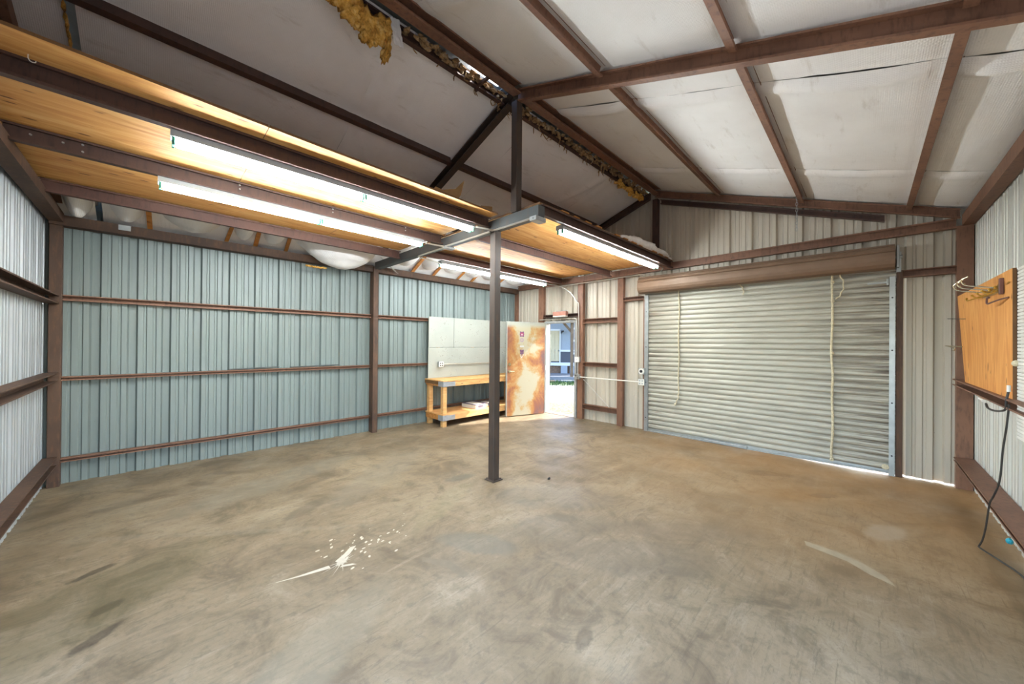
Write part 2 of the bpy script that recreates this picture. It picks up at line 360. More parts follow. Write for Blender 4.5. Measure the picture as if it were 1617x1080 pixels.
# ---------------------------------------------------------------- siding walls
def rib_profile(s0, s1, phase, period):
    """(s, depth) pairs; depth is how far the sheet steps away from the room"""
    pts = []
    k0 = math.floor((s0 - phase) / period) - 1; k1 = math.ceil((s1 - phase) / period) + 1
    for k in range(k0, k1 + 1):
        c = phase + k * period
        pts += [(c - .046, 0), (c - .030, .040), (c + .030, .040), (c + .046, 0)]
        for m in (period * .36, period * .64):
            pts += [(c + m - .018, 0), (c + m - .009, .010), (c + m + .009, .010), (c + m + .018, 0)]
    pts = sorted(pts); out = []
    for i in range(len(pts) - 1):
        (a, da), (b, db) = pts[i], pts[i + 1]
        if a < s0 < b: out.append((s0, da + (db - da) * (s0 - a) / (b - a)))
        if s0 <= a <= s1: out.append((a, da))
        if a < s1 < b: out.append((s1, da + (db - da) * (s1 - a) / (b - a)))
    return out
def siding_wall(parent, along, plane, sign, spans, phase, period, seam, mat, mat_pick=None):
    """along 'x' or 'y'; plane = coordinate of the sheet, sign = outward direction"""
    for s0, s1, zb, zt in spans:
        cuts = [s0]; k = math.ceil((s0 - seam) / (3 * period))
        while seam + k * 3 * period < s1 - .02:
            if seam + k * 3 * period > s0 + .02: cuts.append(seam + k * 3 * period)
            k += 1
        cuts.append(s1)
        for q in range(len(cuts) - 1):
            a, b = cuts[q] - (.006 if q else 0), cuts[q + 1] + (.006 if q < len(cuts) - 2 else 0)
            bm = B(); lo = []; hi = []
            extra = (.003 if (q % 2) else 0)
            for s, d in rib_profile(a, b, phase, period):
                zt_ = zt(s) if callable(zt) else zt; zb_ = zb(s) if callable(zb) else zb
                o = plane + sign * (d + extra)
                P = (lambda z: (s, o, z)) if along == 'x' else (lambda z: (o, s, z))
                lo.append(bm.verts.new(P(zb_))); hi.append(bm.verts.new(P(zt_)))
            for i in range(len(lo) - 1): bm.faces.new((lo[i], lo[i + 1], hi[i + 1], hi[i]))
            obj('siding_panel', bm, mat, parent)
wall_back = root('wall_back', (2.8, YA, 0), 'long blue-green ribbed metal wall behind the workbench', kind='structure')
wall_far = root('wall_far', (XB, 2.8, 0), 'cream ribbed metal gable wall with the roll-up door and open walk door', kind='structure')
wall_left = root('wall_left', (XL, 2.8, 0), 'pale ribbed metal wall at the left edge', kind='structure')
wall_right = root('wall_right', (2.8, YC, 0), 'grey ribbed metal wall at the right behind the plywood tool board', kind='structure')
siding_wall(wall_back, 'x', YA, 1, [(XL - .05, XB + .04, -.02, 3.26)], .42, .296, -.045 + .145, 'siding_back_tint')
topf = lambda y: zr(y) + .12
DX0, DX1 = 4.445, 5.325; GX0, GX1 = -.25, 2.92
def zb_r(y): return .012 + .012 * noise.noise(Vector((y * 9, 0, 0)))
siding_wall(wall_far, 'y', XB, 1, [(YC, GX0 - .02, zb_r, topf), (GX0 - .02, GX1, 2.5, topf), (GX1, DX0, -.02, topf), (DX0, DX1, 2.07, topf), (DX1, YA + .04, -.02, topf)], .01, .305, -.02, 'siding_far_tint')
siding_wall(wall_left, 'y', XL, -1, [(YC, -.55, -.02, topf), (-.55, 2.9, 2.62, topf), (2.9, YA + .04, -.02, topf)], .11, .305, .08, 'siding_left_tint')  # span with the raised bottom: unseen open bay added for daylight fill
# unseen open bay added in the right wall beside the camera to let in sun and daylight
siding_wall(wall_right, 'x', YC, -1, [(XL - .04, -.6, .0, 3.2), (-.6, 2.85, 2.62, 3.2), (2.85, XB + .04, .0, 3.2)], .2, .305, .18, 'siding_right_tint')

# girts (light channel rails screwed behind the sheets)
def girt(parent, p0, p1, inward, z0, h=.062, w=.08, mat='primer_steel', label=None):
    bm = B(); p0 = Vector((p0[0], p0[1], z0)); p1 = Vector((p1[0], p1[1], z0))
    prism(bm, cprof(w, h, .004, .012), p0, p1, inward, (0, 0, 1))
    return obj('girt', bm, mat, parent)
for z0 in (2.03, 1.147, .25):
    for a, b in ((-.70, 2.74), (2.83, 6.40)): girt(wall_back, (a, YA - .002), (b, YA - .002), (0, -1, 0), z0, .062 if z0 > 1.2 else (.045 if z0 > 1 else .045), .07)
for z0 in (1.985, 1.147, .235):
    girt(wall_left, (XL + .002, 3.3), (XL + .002, 6.22), (1, 0, 0), z0, .095, .10, 'rusty_steel')
for a, b in ((3.48, 4.30),):
    for z0, h in ((2.03, .10), (1.125, .09), (.225, .10)): girt(wall_far, (XB - .002, a), (XB - .002, b), (-1, 0, 0), z0, h, .09)
girt(wall_far, (XB - .002, -.73), (XB - .002, -.31), (-1, 0, 0), 2.44, .09, .09)
girt(wall_far, (XB - .002, 2.985), (XB - .002, 3.36), (-1, 0, 0), 2.43, .075, .09)
girt(wall_far, (XB - .002, 4.42), (XB - .002, 5.37), (-1, 0, 0), 2.19, .07, .09, 'primer_steel_dark')
girt(wall_far, (XB - .002, 5.53), (XB - .002, 6.22), (-1, 0, 0), 2.03, .06, .07)
girt(wall_right, (2.75, YC + .002), (6.4, YC + .002), (0, 1, 0), 1.17, .07, .16, 'primer_steel')
girt(wall_right, (2.75, YC + .002), (6.4, YC + .002), (0, 1, 0), .315, .042, .15, 'primer_steel')
girt(wall_right, (XL + .1, YC + .002), (6.4, YC + .002), (0, 1, 0), 2.1, .07, .06, 'primer_steel') if False else None

# ---------------------------------------------------------------- steel frame
def steel_obj(name, prof, p0, p1, A, Bv, mat, label, cat='beam', group=None):
    bm = B(); prism(bm, prof, p0, p1, A, Bv)
    return tag(obj(name, bm, mat), label, cat, group)
def post(x0, x1, y0, y1, z1, mat, label, plate=False):
    r = root('steel_post', ((x0 + x1) / 2, (y0 + y1) / 2, 0), label, 'post')
    bm = B(); box(bm, x0, x1, y0, y1, 0.008 if plate else 0, z1, .004); obj('post_tube', bm, mat, r)
    if plate:
        bm = B(); box(bm, 2.755, 2.905, 3.02, 3.175, 0, .012, .002); obj('base_plate', bm, mat, r)
        for bx in (2.775, 2.885):
            for by in (3.04, 3.155):
                bm = B(); bmesh.ops.create_cone(bm, cap_ends=True, segments=6, radius1=.009, radius2=.009, depth=.012, matrix=Matrix.Translation((bx, by, .018))); obj('anchor_bolt', bm, mat, r)
    return r
post(2.782, 2.874, 3.05, 3.142, 2.91, 'post_steel', 'free-standing square steel post in the middle of the floor', True)
post(-.79, -.70, 6.22, 6.31, 2.93, 'rusty_steel', 'rusty corner post between pale left wall and blue-green wall')
post(2.735, 2.825, 6.16, 6.31, 2.93, 'rusty_steel', 'wall post halfway along the blue-green wall')
post(6.44, 6.52, 6.24, 6.32, 2.93, 'primer_steel', 'far corner post behind the open rusty door')
post(6.43, 6.52, 5.37, 5.52, 2.92, 'primer_steel', 'post on the hinge side of the walk door')
post(6.43, 6.52, 4.28, 4.41, 2.92, 'primer_steel', 'post on the latch side of the walk door carrying switch boxes')
post(6.43, 6.52, 3.36, 3.48, 2.92, 'primer_steel', 'wall post between walk door and roll-up door')
post(6.44, 6.52, -.31, -.252, 2.53, 'rusty_steel', 'rusty jamb post on the right of the roll-up door')
bm = B(); prism(bm, cprof(.10, .12, .006, .02), (6.425, -.72, 0), (6.425, -.72, 2.97), (1, 0, 0), (0, -1, 0))
tag(obj('steel_post', bm, 'primer_steel'), 'tall brown corner post beside the plywood tool board', 'post')
# king post and gable post
bm = B(); box(bm, 2.755, 2.84, 2.69, 2.775, 3.03, 4.24, .004); tag(obj('king_post', bm, 'post_steel'), 'short upright steel post from loft crossbeam up to the ridge', 'post')
bm = B(); prism(bm, cprof(.09, .10, .006, .02), (6.42, 2.70, 3.05), (6.42, 2.70, 4.24), (0, 1, 0), (1, 0, 0)); tag(obj('gable_post', bm, 'primer_steel_dark'), 'short gable post above the roll-up door under the ridge', 'post')
# mid frame crossbeam
steel_obj('loft_beam', rprof(.10, .115), (2.755, 2.375, 2.90), (2.755, 6.16, 2.89), (1, 0, 0), (0, 0, 1), 'bare_steel', 'grey steel crossbeam on the middle post carrying both loft halves')
# longitudinal loft joists  (C channel opening towards the camera side)
def joist(x0, x1, y, z, label, mat='primer_steel_dark', h=.115, w=.05, flip=False):
    A = (0, -1, 0)
    return steel_obj('loft_joist', cprof(w, h, .005, .016), (x0, y + w / 2, z), (x1, y + w / 2, z - .01), A, (0, 0, 1), mat, label, 'beam')
joist(-.72, 2.753, 3.12, 2.945, 'left loft joist nearest the camera with the upper long lamp below it')
joist(-.72, 2.753, 4.09, 2.940, 'second joist under the left loft with bolts at its wall end')
joist(-.72, 2.753, 5.25, 2.930, 'rearmost joist under the left loft by the insulation', 'joist_steel')
joist(2.857, 6.40, 2.43, 2.945, 'front edge joist of the right loft above the near lamp', 'primer_steel_dark')
joist(2.857, 6.40, 3.61, 2.940, 'middle joist under the right loft plywood', 'joist_steel')
joist(2.857, 6.40, 4.80, 2.920, 'rear joist of the right loft above the far lamp', 'joist_steel')
# tie and eave beams
steel_obj('tie_beam', cprof(.07, .115, .006, .02), (6.49, -.72, 2.95), (6.49, 6.24, 2.905), (-1, 0, 0), (0, 0, 1), 'primer_steel', 'long horizontal beam across the gable wall above the roll-up door')
steel_obj('tie_beam', rprof(.105, .10), (-.795, 2.2, 2.875), (-.795, 6.22, 2.87), (1, 0, 0), (0, 0, 1), 'rusty_steel', 'beam along the top of the pale left wall')
steel_obj('eave_beam', rprof(.13, .11), (-.79, 6.19, 2.84), (2.735, 6.19, 2.84), (0, 1, 0), (0, 0, 1), 'rusty_steel', 'rusty eave beam over the left half of the blue-green wall')
steel_obj('eave_beam', rprof(.13, .11), (2.825, 6.19, 2.84), (6.44, 6.19, 2.83), (0, 1, 0), (0, 0, 1), 'rusty_steel', 'rusty eave beam above the workbench')
steel_obj('eave_beam', rprof(.09, .12), (XL, -.755, 2.975), (6.42, -.755, 2.965), (0, -1, 0), (0, 0, 1), 'primer_steel', 'brown eave beam along the top of the right wall')
# rafters
def rafter(x, y0, y1, off, h, w, label, mat, both=1):
    steel_obj('rafter', cprof(w, h, .006, .014), (x + w, y0, zr(y0) + off), (x + w, y1, zr(y1) + off), (-1, 0, 0), (0, 0, 1), mat, label)
rafter(2.76, -.74, 2.72, -.075, .13, .06, 'right rafter of the middle frame rising from the right wall to the ridge', 'primer_steel', 2)
rafter(2.75, 2.83, 6.24, -.06, .12, .09, 'left rafter of the middle frame behind the king post', 'post_steel', 2)
rafter(6.38, -.74, 2.72, -.045, .105, .05, 'rafter at the gable wall under the right roof slope', 'primer_steel', 2)
rafter(6.38, 2.83, 6.24, -.06, .12, .06, 'rafter at the gable wall under the left roof slope', 'primer_steel_dark', 2)
steel_obj('rafter', cprof(.05, .08, .006, .015), (6.50, -.15, zr(-.15) - .14), (6.50, 2.66, zr(2.66) - .15), (-1, 0, 0), (0, 0, 1), 'primer_steel_dark', 'lower sloping channel under the gable rafter over the roll-up door')
rafter(-.76, 2.83, 6.24, -.10, .13, .07, 'rafter above the left loft at the pale wall', 'primer_steel', 2)
rafter(-.76, -.74, 2.72, -.08, .13, .07, 'rafter of the end frame behind the camera side', 'primer_steel', 2)
# purlins between the rafters
def purlin(x0, x1, y, label, mat, side):
    # flange edge nearest the ridge at y, open side away from the ridge
    zz = zr(y)
    A = (0, -1, -.352) if side == 1 else (0, 1, -.352)
    A = Vector(A).normalized(); Bv = Vector((0, -.33, .94)) if side == 1 else Vector((0, .33, .94))
    steel_obj('purlin', cprof(.055, .10, .005, .014), (x0, y, zz), (x1, y, zz), A, Bv, mat, label)
lab = {1.70: 'first purlin right of the ridge', .68: 'second purlin right of the ridge', -.32: 'third purlin right of the ridge, next to the right wall'}
for y in (1.70, .68, -.32):
    purlin(-.69, 2.755, y, lab[y] + ', near half', 'primer_steel', 1); purlin(2.825, 6.375, y, lab[y] + ', far half toward the gable', 'primer_steel', 1)
purlin(-.69, 2.745, 3.87, 'single purlin under the left slope above the loft, near half', 'primer_steel_dark', -1)
purlin(2.845, 6.375, 3.87, 'single purlin under the left slope behind the king post, far half', 'primer_steel_dark', -1)
purlin(-.69, 2.745, 5.05, 'low purlin under the left slope hidden above the loft, near half', 'primer_steel_dark', -1)
purlin(2.845, 6.375, 5.05, 'low purlin under the left slope hidden above the loft, far half', 'primer_steel_dark', -1)
for a, b, t in ((-.69, 2.755, 'near half'), (2.825, 6.375, 'far half toward the gable')):
    steel_obj('ridge_purlin', cprof(.11, .11, .006, .018), (a, 2.745, 4.29), (b, 2.745, 4.29), (0, -1, -.2), (0, -.1, 1), 'primer_steel', 'right-hand ridge purlin along the roof peak, ' + t)
    steel_obj('ridge_purlin', cprof(.045, .10, .006, .018), (a, 2.93, 4.265), (b, 2.93, 4.265), (0, -1, .1), (0, .1, 1), 'primer_steel_dark', 'thin left-hand ridge purlin beside the torn insulation, ' + t)
bm = B(); box(bm, 2.36, 2.385, 2.72, 2.94, 4.27, 4.30); box(bm, 2.36, 2.385, 2.90, 2.93, 4.24, 4.39)
tag(obj('ridge_cleat', bm, 'primer_steel_dark'), 'small steel cleat bridging the two ridge purlins by the daylight gap', 'bracket')

# ---------------------------------------------------------------- roof: outer sheets and insulation
ceiling = root('ceiling', (2.8, 2.8, 4.3), 'pitched roof lined with white faced insulation', kind='structure')
for (y0, y1) in ((YC - .25, 2.70), (2.95, YA + .3)):
    bm = B()
    a = [(XL - .1, y0, zr(y0) + .20), (XB + .12, y0, zr(y0) + .20), (XB + .12, y1, zr(y1) + .20), (XL - .1, y1, zr(y1) + .20)]
    lo = [bm.verts.new(p) for p in a]; hi = [bm.verts.new((p[0], p[1], p[2] + .03)) for p in a]
    bm.faces.new(lo); bm.faces.new(hi[::-1])
    for i in range(4): bm.faces.new((lo[i], lo[(i + 1) % 4], hi[(i + 1) % 4], hi[i]))
    obj('roof_sheet', bm, 'galvanized', ceiling)
# ridge cap with a missing length that shows the sky
for a, b in ((XL - .1, 2.25), (2.72, XB + .12)):
    bm = B(); box(bm, a, b, 2.68, 2.97, 4.43, 4.435); obj('ridge_liner', bm, 'galvanized', ceiling)
    bm = B()
    prism(bm, [(-.16, -.03), (0, .03), (.16, -.03), (.16, -.02), (0, .04), (-.16, -.02)], (a, 2.82, 4.50), (b, 2.82, 4.50), (0, 1, 0), (0, 0, 1)); obj('ridge_cap', bm, 'galvanized', ceiling)
SEAMS = [-.82, -.41, 1.50, 3.35, 5.28, 6.53]
PR = [-.80, -.32, .68, 1.70, 2.66]; PLf = [2.90, 3.87, 5.05, 6.28]
def sag(y, grid):
    for a, b in zip(grid, grid[1:]):
        if a <= y <= b:
            t = (y - a) / (b - a); return max(0, math.sin(math.pi * t)) ** .55
    return 0
def batt(x0, x1, side, idx):
    y0, y1 = (-.82, 2.69) if side == 1 else (2.90, 6.30)
    nx = max(8, int((x1 - x0) / .045)); ny = 110
    bm = B(); g = []
    for i in range(nx + 1):
        row = []; tx = i / nx; x = x0 + (x1 - x0) * tx
        for j in range(ny + 1):
            y = y0 + (y1 - y0) * j / ny
            grid = PR if side == 1 else PLf
            s = sag(y, grid)
            amp = .028 if side == 1 else .022
            z = zr(y) + .105 - amp * s
            ed = min(abs(x - x0), abs(x1 - x))
            # slack lip at each seam, deeper on the right slope
            z -= s * ((.045 if abs(x0 - 5.28) > .1 else .022) if side == 1 else .008) * math.exp(-((abs(x - x0) - .10) / .07) ** 2) * (1 + .5 * noise.noise(Vector((x0, y * 1.3, 2))))
            if ed < .02 and side == 1: z += .016 * s
            z += .009 * noise.noise(Vector((x * 1.3, y * 2.2, idx))) * s + .004 * noise.noise(Vector((x * 2.5, y * 9, idx + 4))) * s
            if side == -1:
                # pulled diagonal folds around the torn place
                u = (x - 1.55) * 1.0 - (y - 3.3) * .12
                for c, w, d in ((-.14, .03, .024), (.0, .022, .03), (.2, .04, .022), (.34, .03, .016), (.5, .03, .01)):
                    z -= d * math.exp(-((u - c - .03 * noise.noise(Vector((y * 1.2, c * 9, 0)))) / w) ** 2) * s
                u = (x - 5.1) + (y - 3.4) * .35
                z -= .02 * math.exp(-(u / .06) ** 2) * s
                if y > 5.35:
                    t = min(1, (y - 5.35) / .3); z -= .235 * ((y - 5.35) / .95) ** 1.3
                    z -= t * .03 * abs(math.sin((x + .1) * 3.6)) * (1 - (y - 5.35) / .95) + t * .02 * noise.noise(Vector((x * 6, y * 6, 3)))
            row.append(bm.verts.new((x, y, z)))
        g.append(row)
    for i in range(nx):
        for j in range(ny): bm.faces.new((g[i][j], g[i][j + 1], g[i + 1][j + 1], g[i + 1][j]))
    obj('insulation_batt', bm, 'insulation_facing', ceiling, smooth=True)
for i in range(5):
    if i == 0: batt(SEAMS[0], SEAMS[1] - .0, 1, 0); batt(SEAMS[0], SEAMS[1] - .05, -1, 10)
    else: batt(SEAMS[i], SEAMS[i + 1], 1, i); batt(SEAMS[i], SEAMS[i + 1], -1, 10 + i)
# slit and yellow wool edge at the gap near the left wall
bm = B()
for k in range(46):
    y = 2.95 + k * .073
    blob(bm, (-.462, y, zr(y) + .075), .012, .06, .03, 1, .5, k)
tag(obj('insulation_edge', bm, 'fiberglass', ceiling), 'ragged yellow wool edge', kind='stuff')
# slumped batts bulging over the eave beam
def billow(x0, x1, yt, yb, zb, label, seed, skew=0):
    bm = B(); nx, ny = 34, 22; g = []
    for i in range(nx + 1):
        row = []; tx = i / nx
        for j in range(ny + 1):
            ty = j / ny
            y = yt + (yb - yt) * ty
            x = x0 + (x1 - x0) * tx + skew * ty
            prof = math.sin(math.pi * min(1, max(0, tx))) ** .6
            ztop = zr(y) + .06
            low = (math.sin(math.pi * min(1, ty ** 1.5 * .98)) ** .8)
            z = ztop - (ztop - zb) * prof * low + .014 * noise.noise(Vector((x * 14 + y * 6, y * 7, seed))) * prof + .02 * noise.noise(Vector((x * 4, y * 4, seed))) * prof
            row.append(bm.verts.new((x, y, z)))
        g.append(row)
    for i in range(nx):
        for j in range(ny): bm.faces.new((g[i][j], g[i][j + 1], g[i + 1][j + 1], g[i + 1][j]))
    return tag(obj('sagging_batt', bm, 'insulation_facing', ceiling, smooth=True), label)
billow(1.40, 2.72, 5.2, 6.24, 2.74, 'large slumped white batt', 1, .02)
billow(-.70, -.45, 5.3, 6.3, 2.90, None, 2)
billow(-.38, -.05, 5.3, 6.32, 2.94, None, 3)
billow(.02, .68, 5.4, 6.32, 2.965, None, 4)
billow(.74, 1.0, 5.4, 6.32, 2.98, None, 5); billow(1.06, 1.38, 5.4, 6.32, 2.98, None, 6)
for a, b in ((2.95, 3.5), (3.58, 3.98), (4.05, 4.56), (4.64, 4.97), (5.04, 5.68), (5.76, 6.35)): billow(a, b, 5.2, 6.32, 2.99, None, a)
bm = B()
for k in range(16):
    blob(bm, (1.62 + k * .018, 6.0 - abs(k - 8) * .004, 2.735 + .02 * random.random()), .02, .02, .014, 1, .5, k)
tag(obj('insulation_edge', bm, 'fiberglass', ceiling), 'torn yellow wool edge', kind='stuff')
# lumber battens nailed under the left slope above the eave beam
for k, (x, w, dx_) in enumerate(((-.03, .045, -.05), (.70, .04, .12), (1.03, .05, -.01), (1.41, .045, -.04), (3.53, .06, .03), (4.0, .055, .02), (4.6, .045, .04), (4.98, .06, .0), (5.72, .055, .1))):
    bm = B(); y0, y1 = 5.1, 6.27
    prism(bm, rprof(w, .02), (x - w / 2 + dx_, y0, zr(y0) + .03), (x - w / 2, y1, 2.935), (1, 0, 0), (0, 0, 1)); obj('wood_batten', bm, 'lumber_orange', ceiling)
bm = B(); prism(bm, rprof(.12, .006), (2.72, 5.9, 3.06), (3.12, 6.16, 2.90), (.5, -.3, -.4), (0, 0, 1)); obj('facing_scrap', bm, 'insulation_facing', ceiling)

# ---------------------------------------------------------------- torn insulation at the ridge
bm = B()
random.seed(3)
for k in range(330):
    x = random.uniform(1.5, 6.3); 
    if 2.72 < x < 2.88: continue
    if x > 4.4: y = random.gauss(2.86, .035); z = 4.30 + random.uniform(-.01, .07)
    else: y = random.gauss(2.875, .025); z = 4.31 + random.uniform(-.01, .05)
    blob(bm, (x, min(2.97, max(2.79, y)), z), random.uniform(.015, .05), random.uniform(.012, .03), random.uniform(.01, .028), 1, .6, k)
for k in range(60):
    x = random.uniform(1.6, 6.2); y = random.uniform(2.84, 2.95)
    tube(bm, smoothpts([(x, y, 4.31), (x + random.uniform(-.04, .04), y + .02, 4.27), (x + random.uniform(-.05, .05), y + random.uniform(0, .05), 4.27 - random.uniform(.0, .07))], 3), [.009] * 3 + [.006] * 3 + [.002], 4)
o = obj('loose_insulation', bm, 'fiberglass_dirty'); tag(o, 'dirty loose wool stuffed between the two ridge purlins', 'insulation', kind='stuff')
bm = B()
for k, (x, y, z, rx, rz_) in enumerate(((.95, 2.93, 4.36, .14, .09), (1.07, 2.96, 4.32, .11, .09), (1.18, 2.97, 4.30, .10, .10), (1.25, 2.97, 4.25, .08, .09), (1.33, 2.97, 4.26, .07, .10), (1.31, 2.98, 4.19, .05, .07), (1.38, 2.97, 4.30, .06, .06), (1.41, 2.97, 4.22, .025, .08), (1.415, 2.98, 4.13, .02, .07), (1.40, 2.98, 4.07, .02, .04), (1.12, 2.97, 4.25, .07, .06), (.85, 2.93, 4.36, .1, .07), (1.24, 3.0, 4.17, .035, .04))):
    blob(bm, (x, y, z), rx, .06, rz_, 3, .55, k * 3.1)
for k in range(26):
    x = random.uniform(.95, 1.44); z = 4.30 - .25 * random.random() * max(0, 1 - abs(x - 1.32) * 3)
    blob(bm, (x, 3.0, z), .025, .03, .04, 1, .7, k)
bmesh.ops.translate(bm, verts=bm.verts, vec=(-.045, -.10, -.085))
o = obj('hanging_insulation', bm, 'fiberglass', smooth=True); tag(o, 'clump of yellow fiberglass wool hanging from the ridge at the top', 'insulation')
bm = B(); g = []
for i in range(9):
    row = []
    for j in range(11):
        u, v = i / 8, j / 10
        row.append(bm.verts.new((1.385 + .09 * u + .045 * v, 2.865 + .016 * noise.noise(Vector((u * 5, v * 7, 1))), 4.345 - .20 * v + .03 * u * (1 - v) + .012 * noise.noise(Vector((u * 6, v * 6, 9))))))
    g.append(row)
for i in range(8):
    for j in range(10): bm.faces.new((g[i][j], g[i + 1][j], g[i + 1][j + 1], g[i][j + 1]))
f = obj('facing_flap', bm, 'insulation_facing', o, smooth=True); tag(f, 'crumpled white facing flap')
bm = B()
for k in range(34):
    t = k / 33; blob(bm, (5.35 + .9 * t, 2.90 + random.uniform(-.03, .05), 4.27 - .03 * random.random() - .02 * t), random.uniform(.03, .07), .035, random.uniform(.02, .05), 1, .7, k)
tag(obj('hanging_insulation', bm, 'fiberglass'), 'yellow wool tuft sagging from the ridge close to the gable wall', 'insulation')

# ---------------------------------------------------------------- loft decks
ld = root('loft_deck', (1.0, 4.0, 3.06), 'plywood storage deck over the left bay beside the long lamps', 'deck')
def sheet(p, x0, x1, y0, y1, y0b=None, z=3.058):
    bm = B(); y0b = y0 if y0b is None else y0b
    a = [(x0 + .002, y0), (x1 - .002, y0b), (x1 - .002, y1), (x0 + .002, y1)]
    lo = [bm.verts.new((q[0], q[1], z)) for q in a]; hi = [bm.verts.new((q[0], q[1], z + .018)) for q in a]
    bm.faces.new(lo[::-1]); bm.faces.new(hi)
    for i in range(4): bm.faces.new((lo[i], lo[(i + 1) % 4], hi[(i + 1) % 4], hi[i])).material_index = 1
    return obj('plywood_sheet', bm, ['plywood_deck', 'ply_edge'], p)
sheet(ld, -.75, .55, 2.835, 4.09, 2.90); sheet(ld, .55, 2.752, 2.90, 4.09, 2.975)
sheet(ld, -.75, 1.68, 4.09, 5.28); sheet(ld, 1.68, 2.752, 4.09, 5.28)
bm = B(); box(bm, -.69, 2.2, 2.90, 2.98, 3.077, 3.088); 
rd = root('loft_deck', (4.6, 3.6, 3.06), 'plywood storage deck over the right bay above the walk door', 'deck')
bm.free()
sheet(rd, 2.83, 5.25, 2.42, 3.61); sheet(rd, 5.25, 6.40, 2.42, 3.61); sheet(rd, 2.83, 5.25, 3.61, 4.86); sheet(rd, 5.25, 6.40, 3.61, 4.86)
# hook, scraps and roll lying on the deck
bm = B(); tube(bm, smoothpts([(-.46, 3.05, 3.058), (-.46, 3.05, 3.04), (-.453, 3.055, 3.028), (-.440, 3.058, 3.030), (-.437, 3.06, 3.04)], 4), .0022, 6)
tag(obj('screw_hook', bm, 'white_plastic'), 'small white cup hook screwed into the loft plywood at upper left', 'hook')
def scrap(pts, label, mat='cardboard', t=.006, tilt=(0, 1, 0)):
    bm = B(); a = [bm.verts.new(p) for p in pts]; b = [bm.verts.new(Vector(p) + Vector(tilt) * t) for p in pts]
    bm.faces.new(a); bm.faces.new(b[::-1])
    for i in range(len(a)): bm.faces.new((a[i], a[(i + 1) % len(a)], b[(i + 1) % len(a)], b[i]))
    return tag(obj('cardboard_scrap', bm, mat), label, 'cardboard')
scrap([(1.93, 3.05, 3.077), (2.22, 3.02, 3.077), (2.27, 3.03, 3.15), (2.33, 3.05, 3.33), (2.21, 3.04, 3.20), (2.06, 3.06, 3.15), (1.98, 3.06, 3.16)], 'curled brown cardboard scrap standing on the left loft edge')
scrap([(2.5, 3.03, 3.077), (2.72, 3.03, 3.077), (2.72, 3.04, 3.155), (2.56, 3.04, 3.125)], 'square brown cardboard flap on the loft edge beside the king post')
bm = B()
for k in range(22):
    t = k / 21; x = 4.75 + 1.62 * t
    blob(bm, (x, 2.50 + .02 * math.sin(k), 3.085 + .075 * math.sin(math.pi * min(1, .12 + t * .86)) ** .6), .10, .09, .075 * max(.45, math.sin(math.pi * min(.95, t + .05)) ** .5), 2, .18, k * .37)
tag(obj('insulation_roll', bm, 'insulation_facing', smooth=True), 'long pale batt of insulation lying on the right loft edge', 'insulation')
for k in range(13):
    if k in (4, 9): continue
    x = 3.2 + k * .24; bm = B(); box(bm, x, x + .10 + .05 * random.random(), 2.41, 2.45, 3.0765, 3.084 + .01 * random.random(), .002)
    tag(obj('wood_sliver', bm, 'lumber_orange'), 'small broken wood sliver on the front edge of the right loft', 'debris', 'wood slivers on the right loft edge')

# ---------------------------------------------------------------- strip lamps
def lamp(x0, x1, y, z, label, ln=None):
    r = root('strip_lamp', ((x0 + x1) / 2, y, z), label, 'lamp', None)
    bm = B(); prism(bm, [(-.05, 0), (-.05, .055), (.05, .055), (.05, 0)], (x0, y, z), (x1, y, z), (0, 1, 0), (0, 0, 1)); obj('housing', bm, 'white_enamel', r)
    mid = (x0 + x1) / 2
    for a, b in ((x0 + .03, mid - .02), (mid + .02, x1 - .03)):
        for dy in (-.03, .03):
            bm = B(); tube(bm, [(a, y + dy, z - .024), (b, y + dy, z - .024)], .014, 10); obj('fluorescent_tube', bm, 'lit_tube', r, smooth=False)
    for xx in (x0 + .015, mid - .012, mid + .012, x1 - .015):
        for dy in (-.03, .03):
            bm = B(); box(bm, xx - .007, xx + .007, y + dy - .012, y + dy + .012, z - .045, z + .002, .002); tag(obj('lamp_holder', bm, 'green_plastic', r), None)
    return r
lamp(.07, 2.55, 3.18, 2.90, 'upper long fluorescent lamp under the left loft front joist')
lamp(.02, 2.48, 4.14, 2.895, 'lower long fluorescent lamp under the second left loft joist')
lamp(3.26, 5.93, 4.90, 2.87, 'far fluorescent lamp behind the middle post, under the rear right joist')
lamp(3.27, 5.91, 2.50, 2.90, 'fluorescent lamp along the front edge of the right loft')

# ---------------------------------------------------------------- conduits and electrical boxes
def conduit(pts, label, r=.011, mat='conduit', k=5, name='conduit', cat='conduit'):
    bm = B(); tube(bm, smoothpts(pts, k), r, 8); return tag(obj(name, bm, mat), label, cat)
conduit([(2.55, 3.12, 2.905), (2.66, 3.04, 2.885), (2.735, 2.99, 2.885), (2.735, 2.44, 2.885)], 'thin conduit from the upper lamp to the box at the crossbeam tip', k=3)
conduit([(2.48, 4.05, 2.885), (2.70, 4.0, 2.88), (2.74, 3.9, 2.882), (2.74, 3.1, 2.885)], 'thin conduit along the crossbeam from the lower lamp', k=3)
conduit([(2.74, 4.02, 2.872), (2.745, 4.6, 2.868), (2.78, 4.72, 2.865), (2.92, 4.75, 2.865), (3.25, 4.88, 2.88)], 'bent conduit from the crossbeam to the far lamp')
conduit([(5.93, 4.90, 2.88), (6.33, 4.86, 2.875), (6.41, 4.6, 2.72), (6.41, 4.42, 2.50), (6.41, 4.37, 2.36), (6.405, 4.36, 1.32)], 'conduit bending down from the far lamp to the switch box', k=6)
conduit([(6.38, 4.80, 2.872), (6.40, 3.2, 2.895), (6.40, 3.0, 2.90), (6.40, 2.93, 2.87), (6.41, 2.90, 2.81)], 'conduit along the bottom of the gable beam to the door coil', k=5)
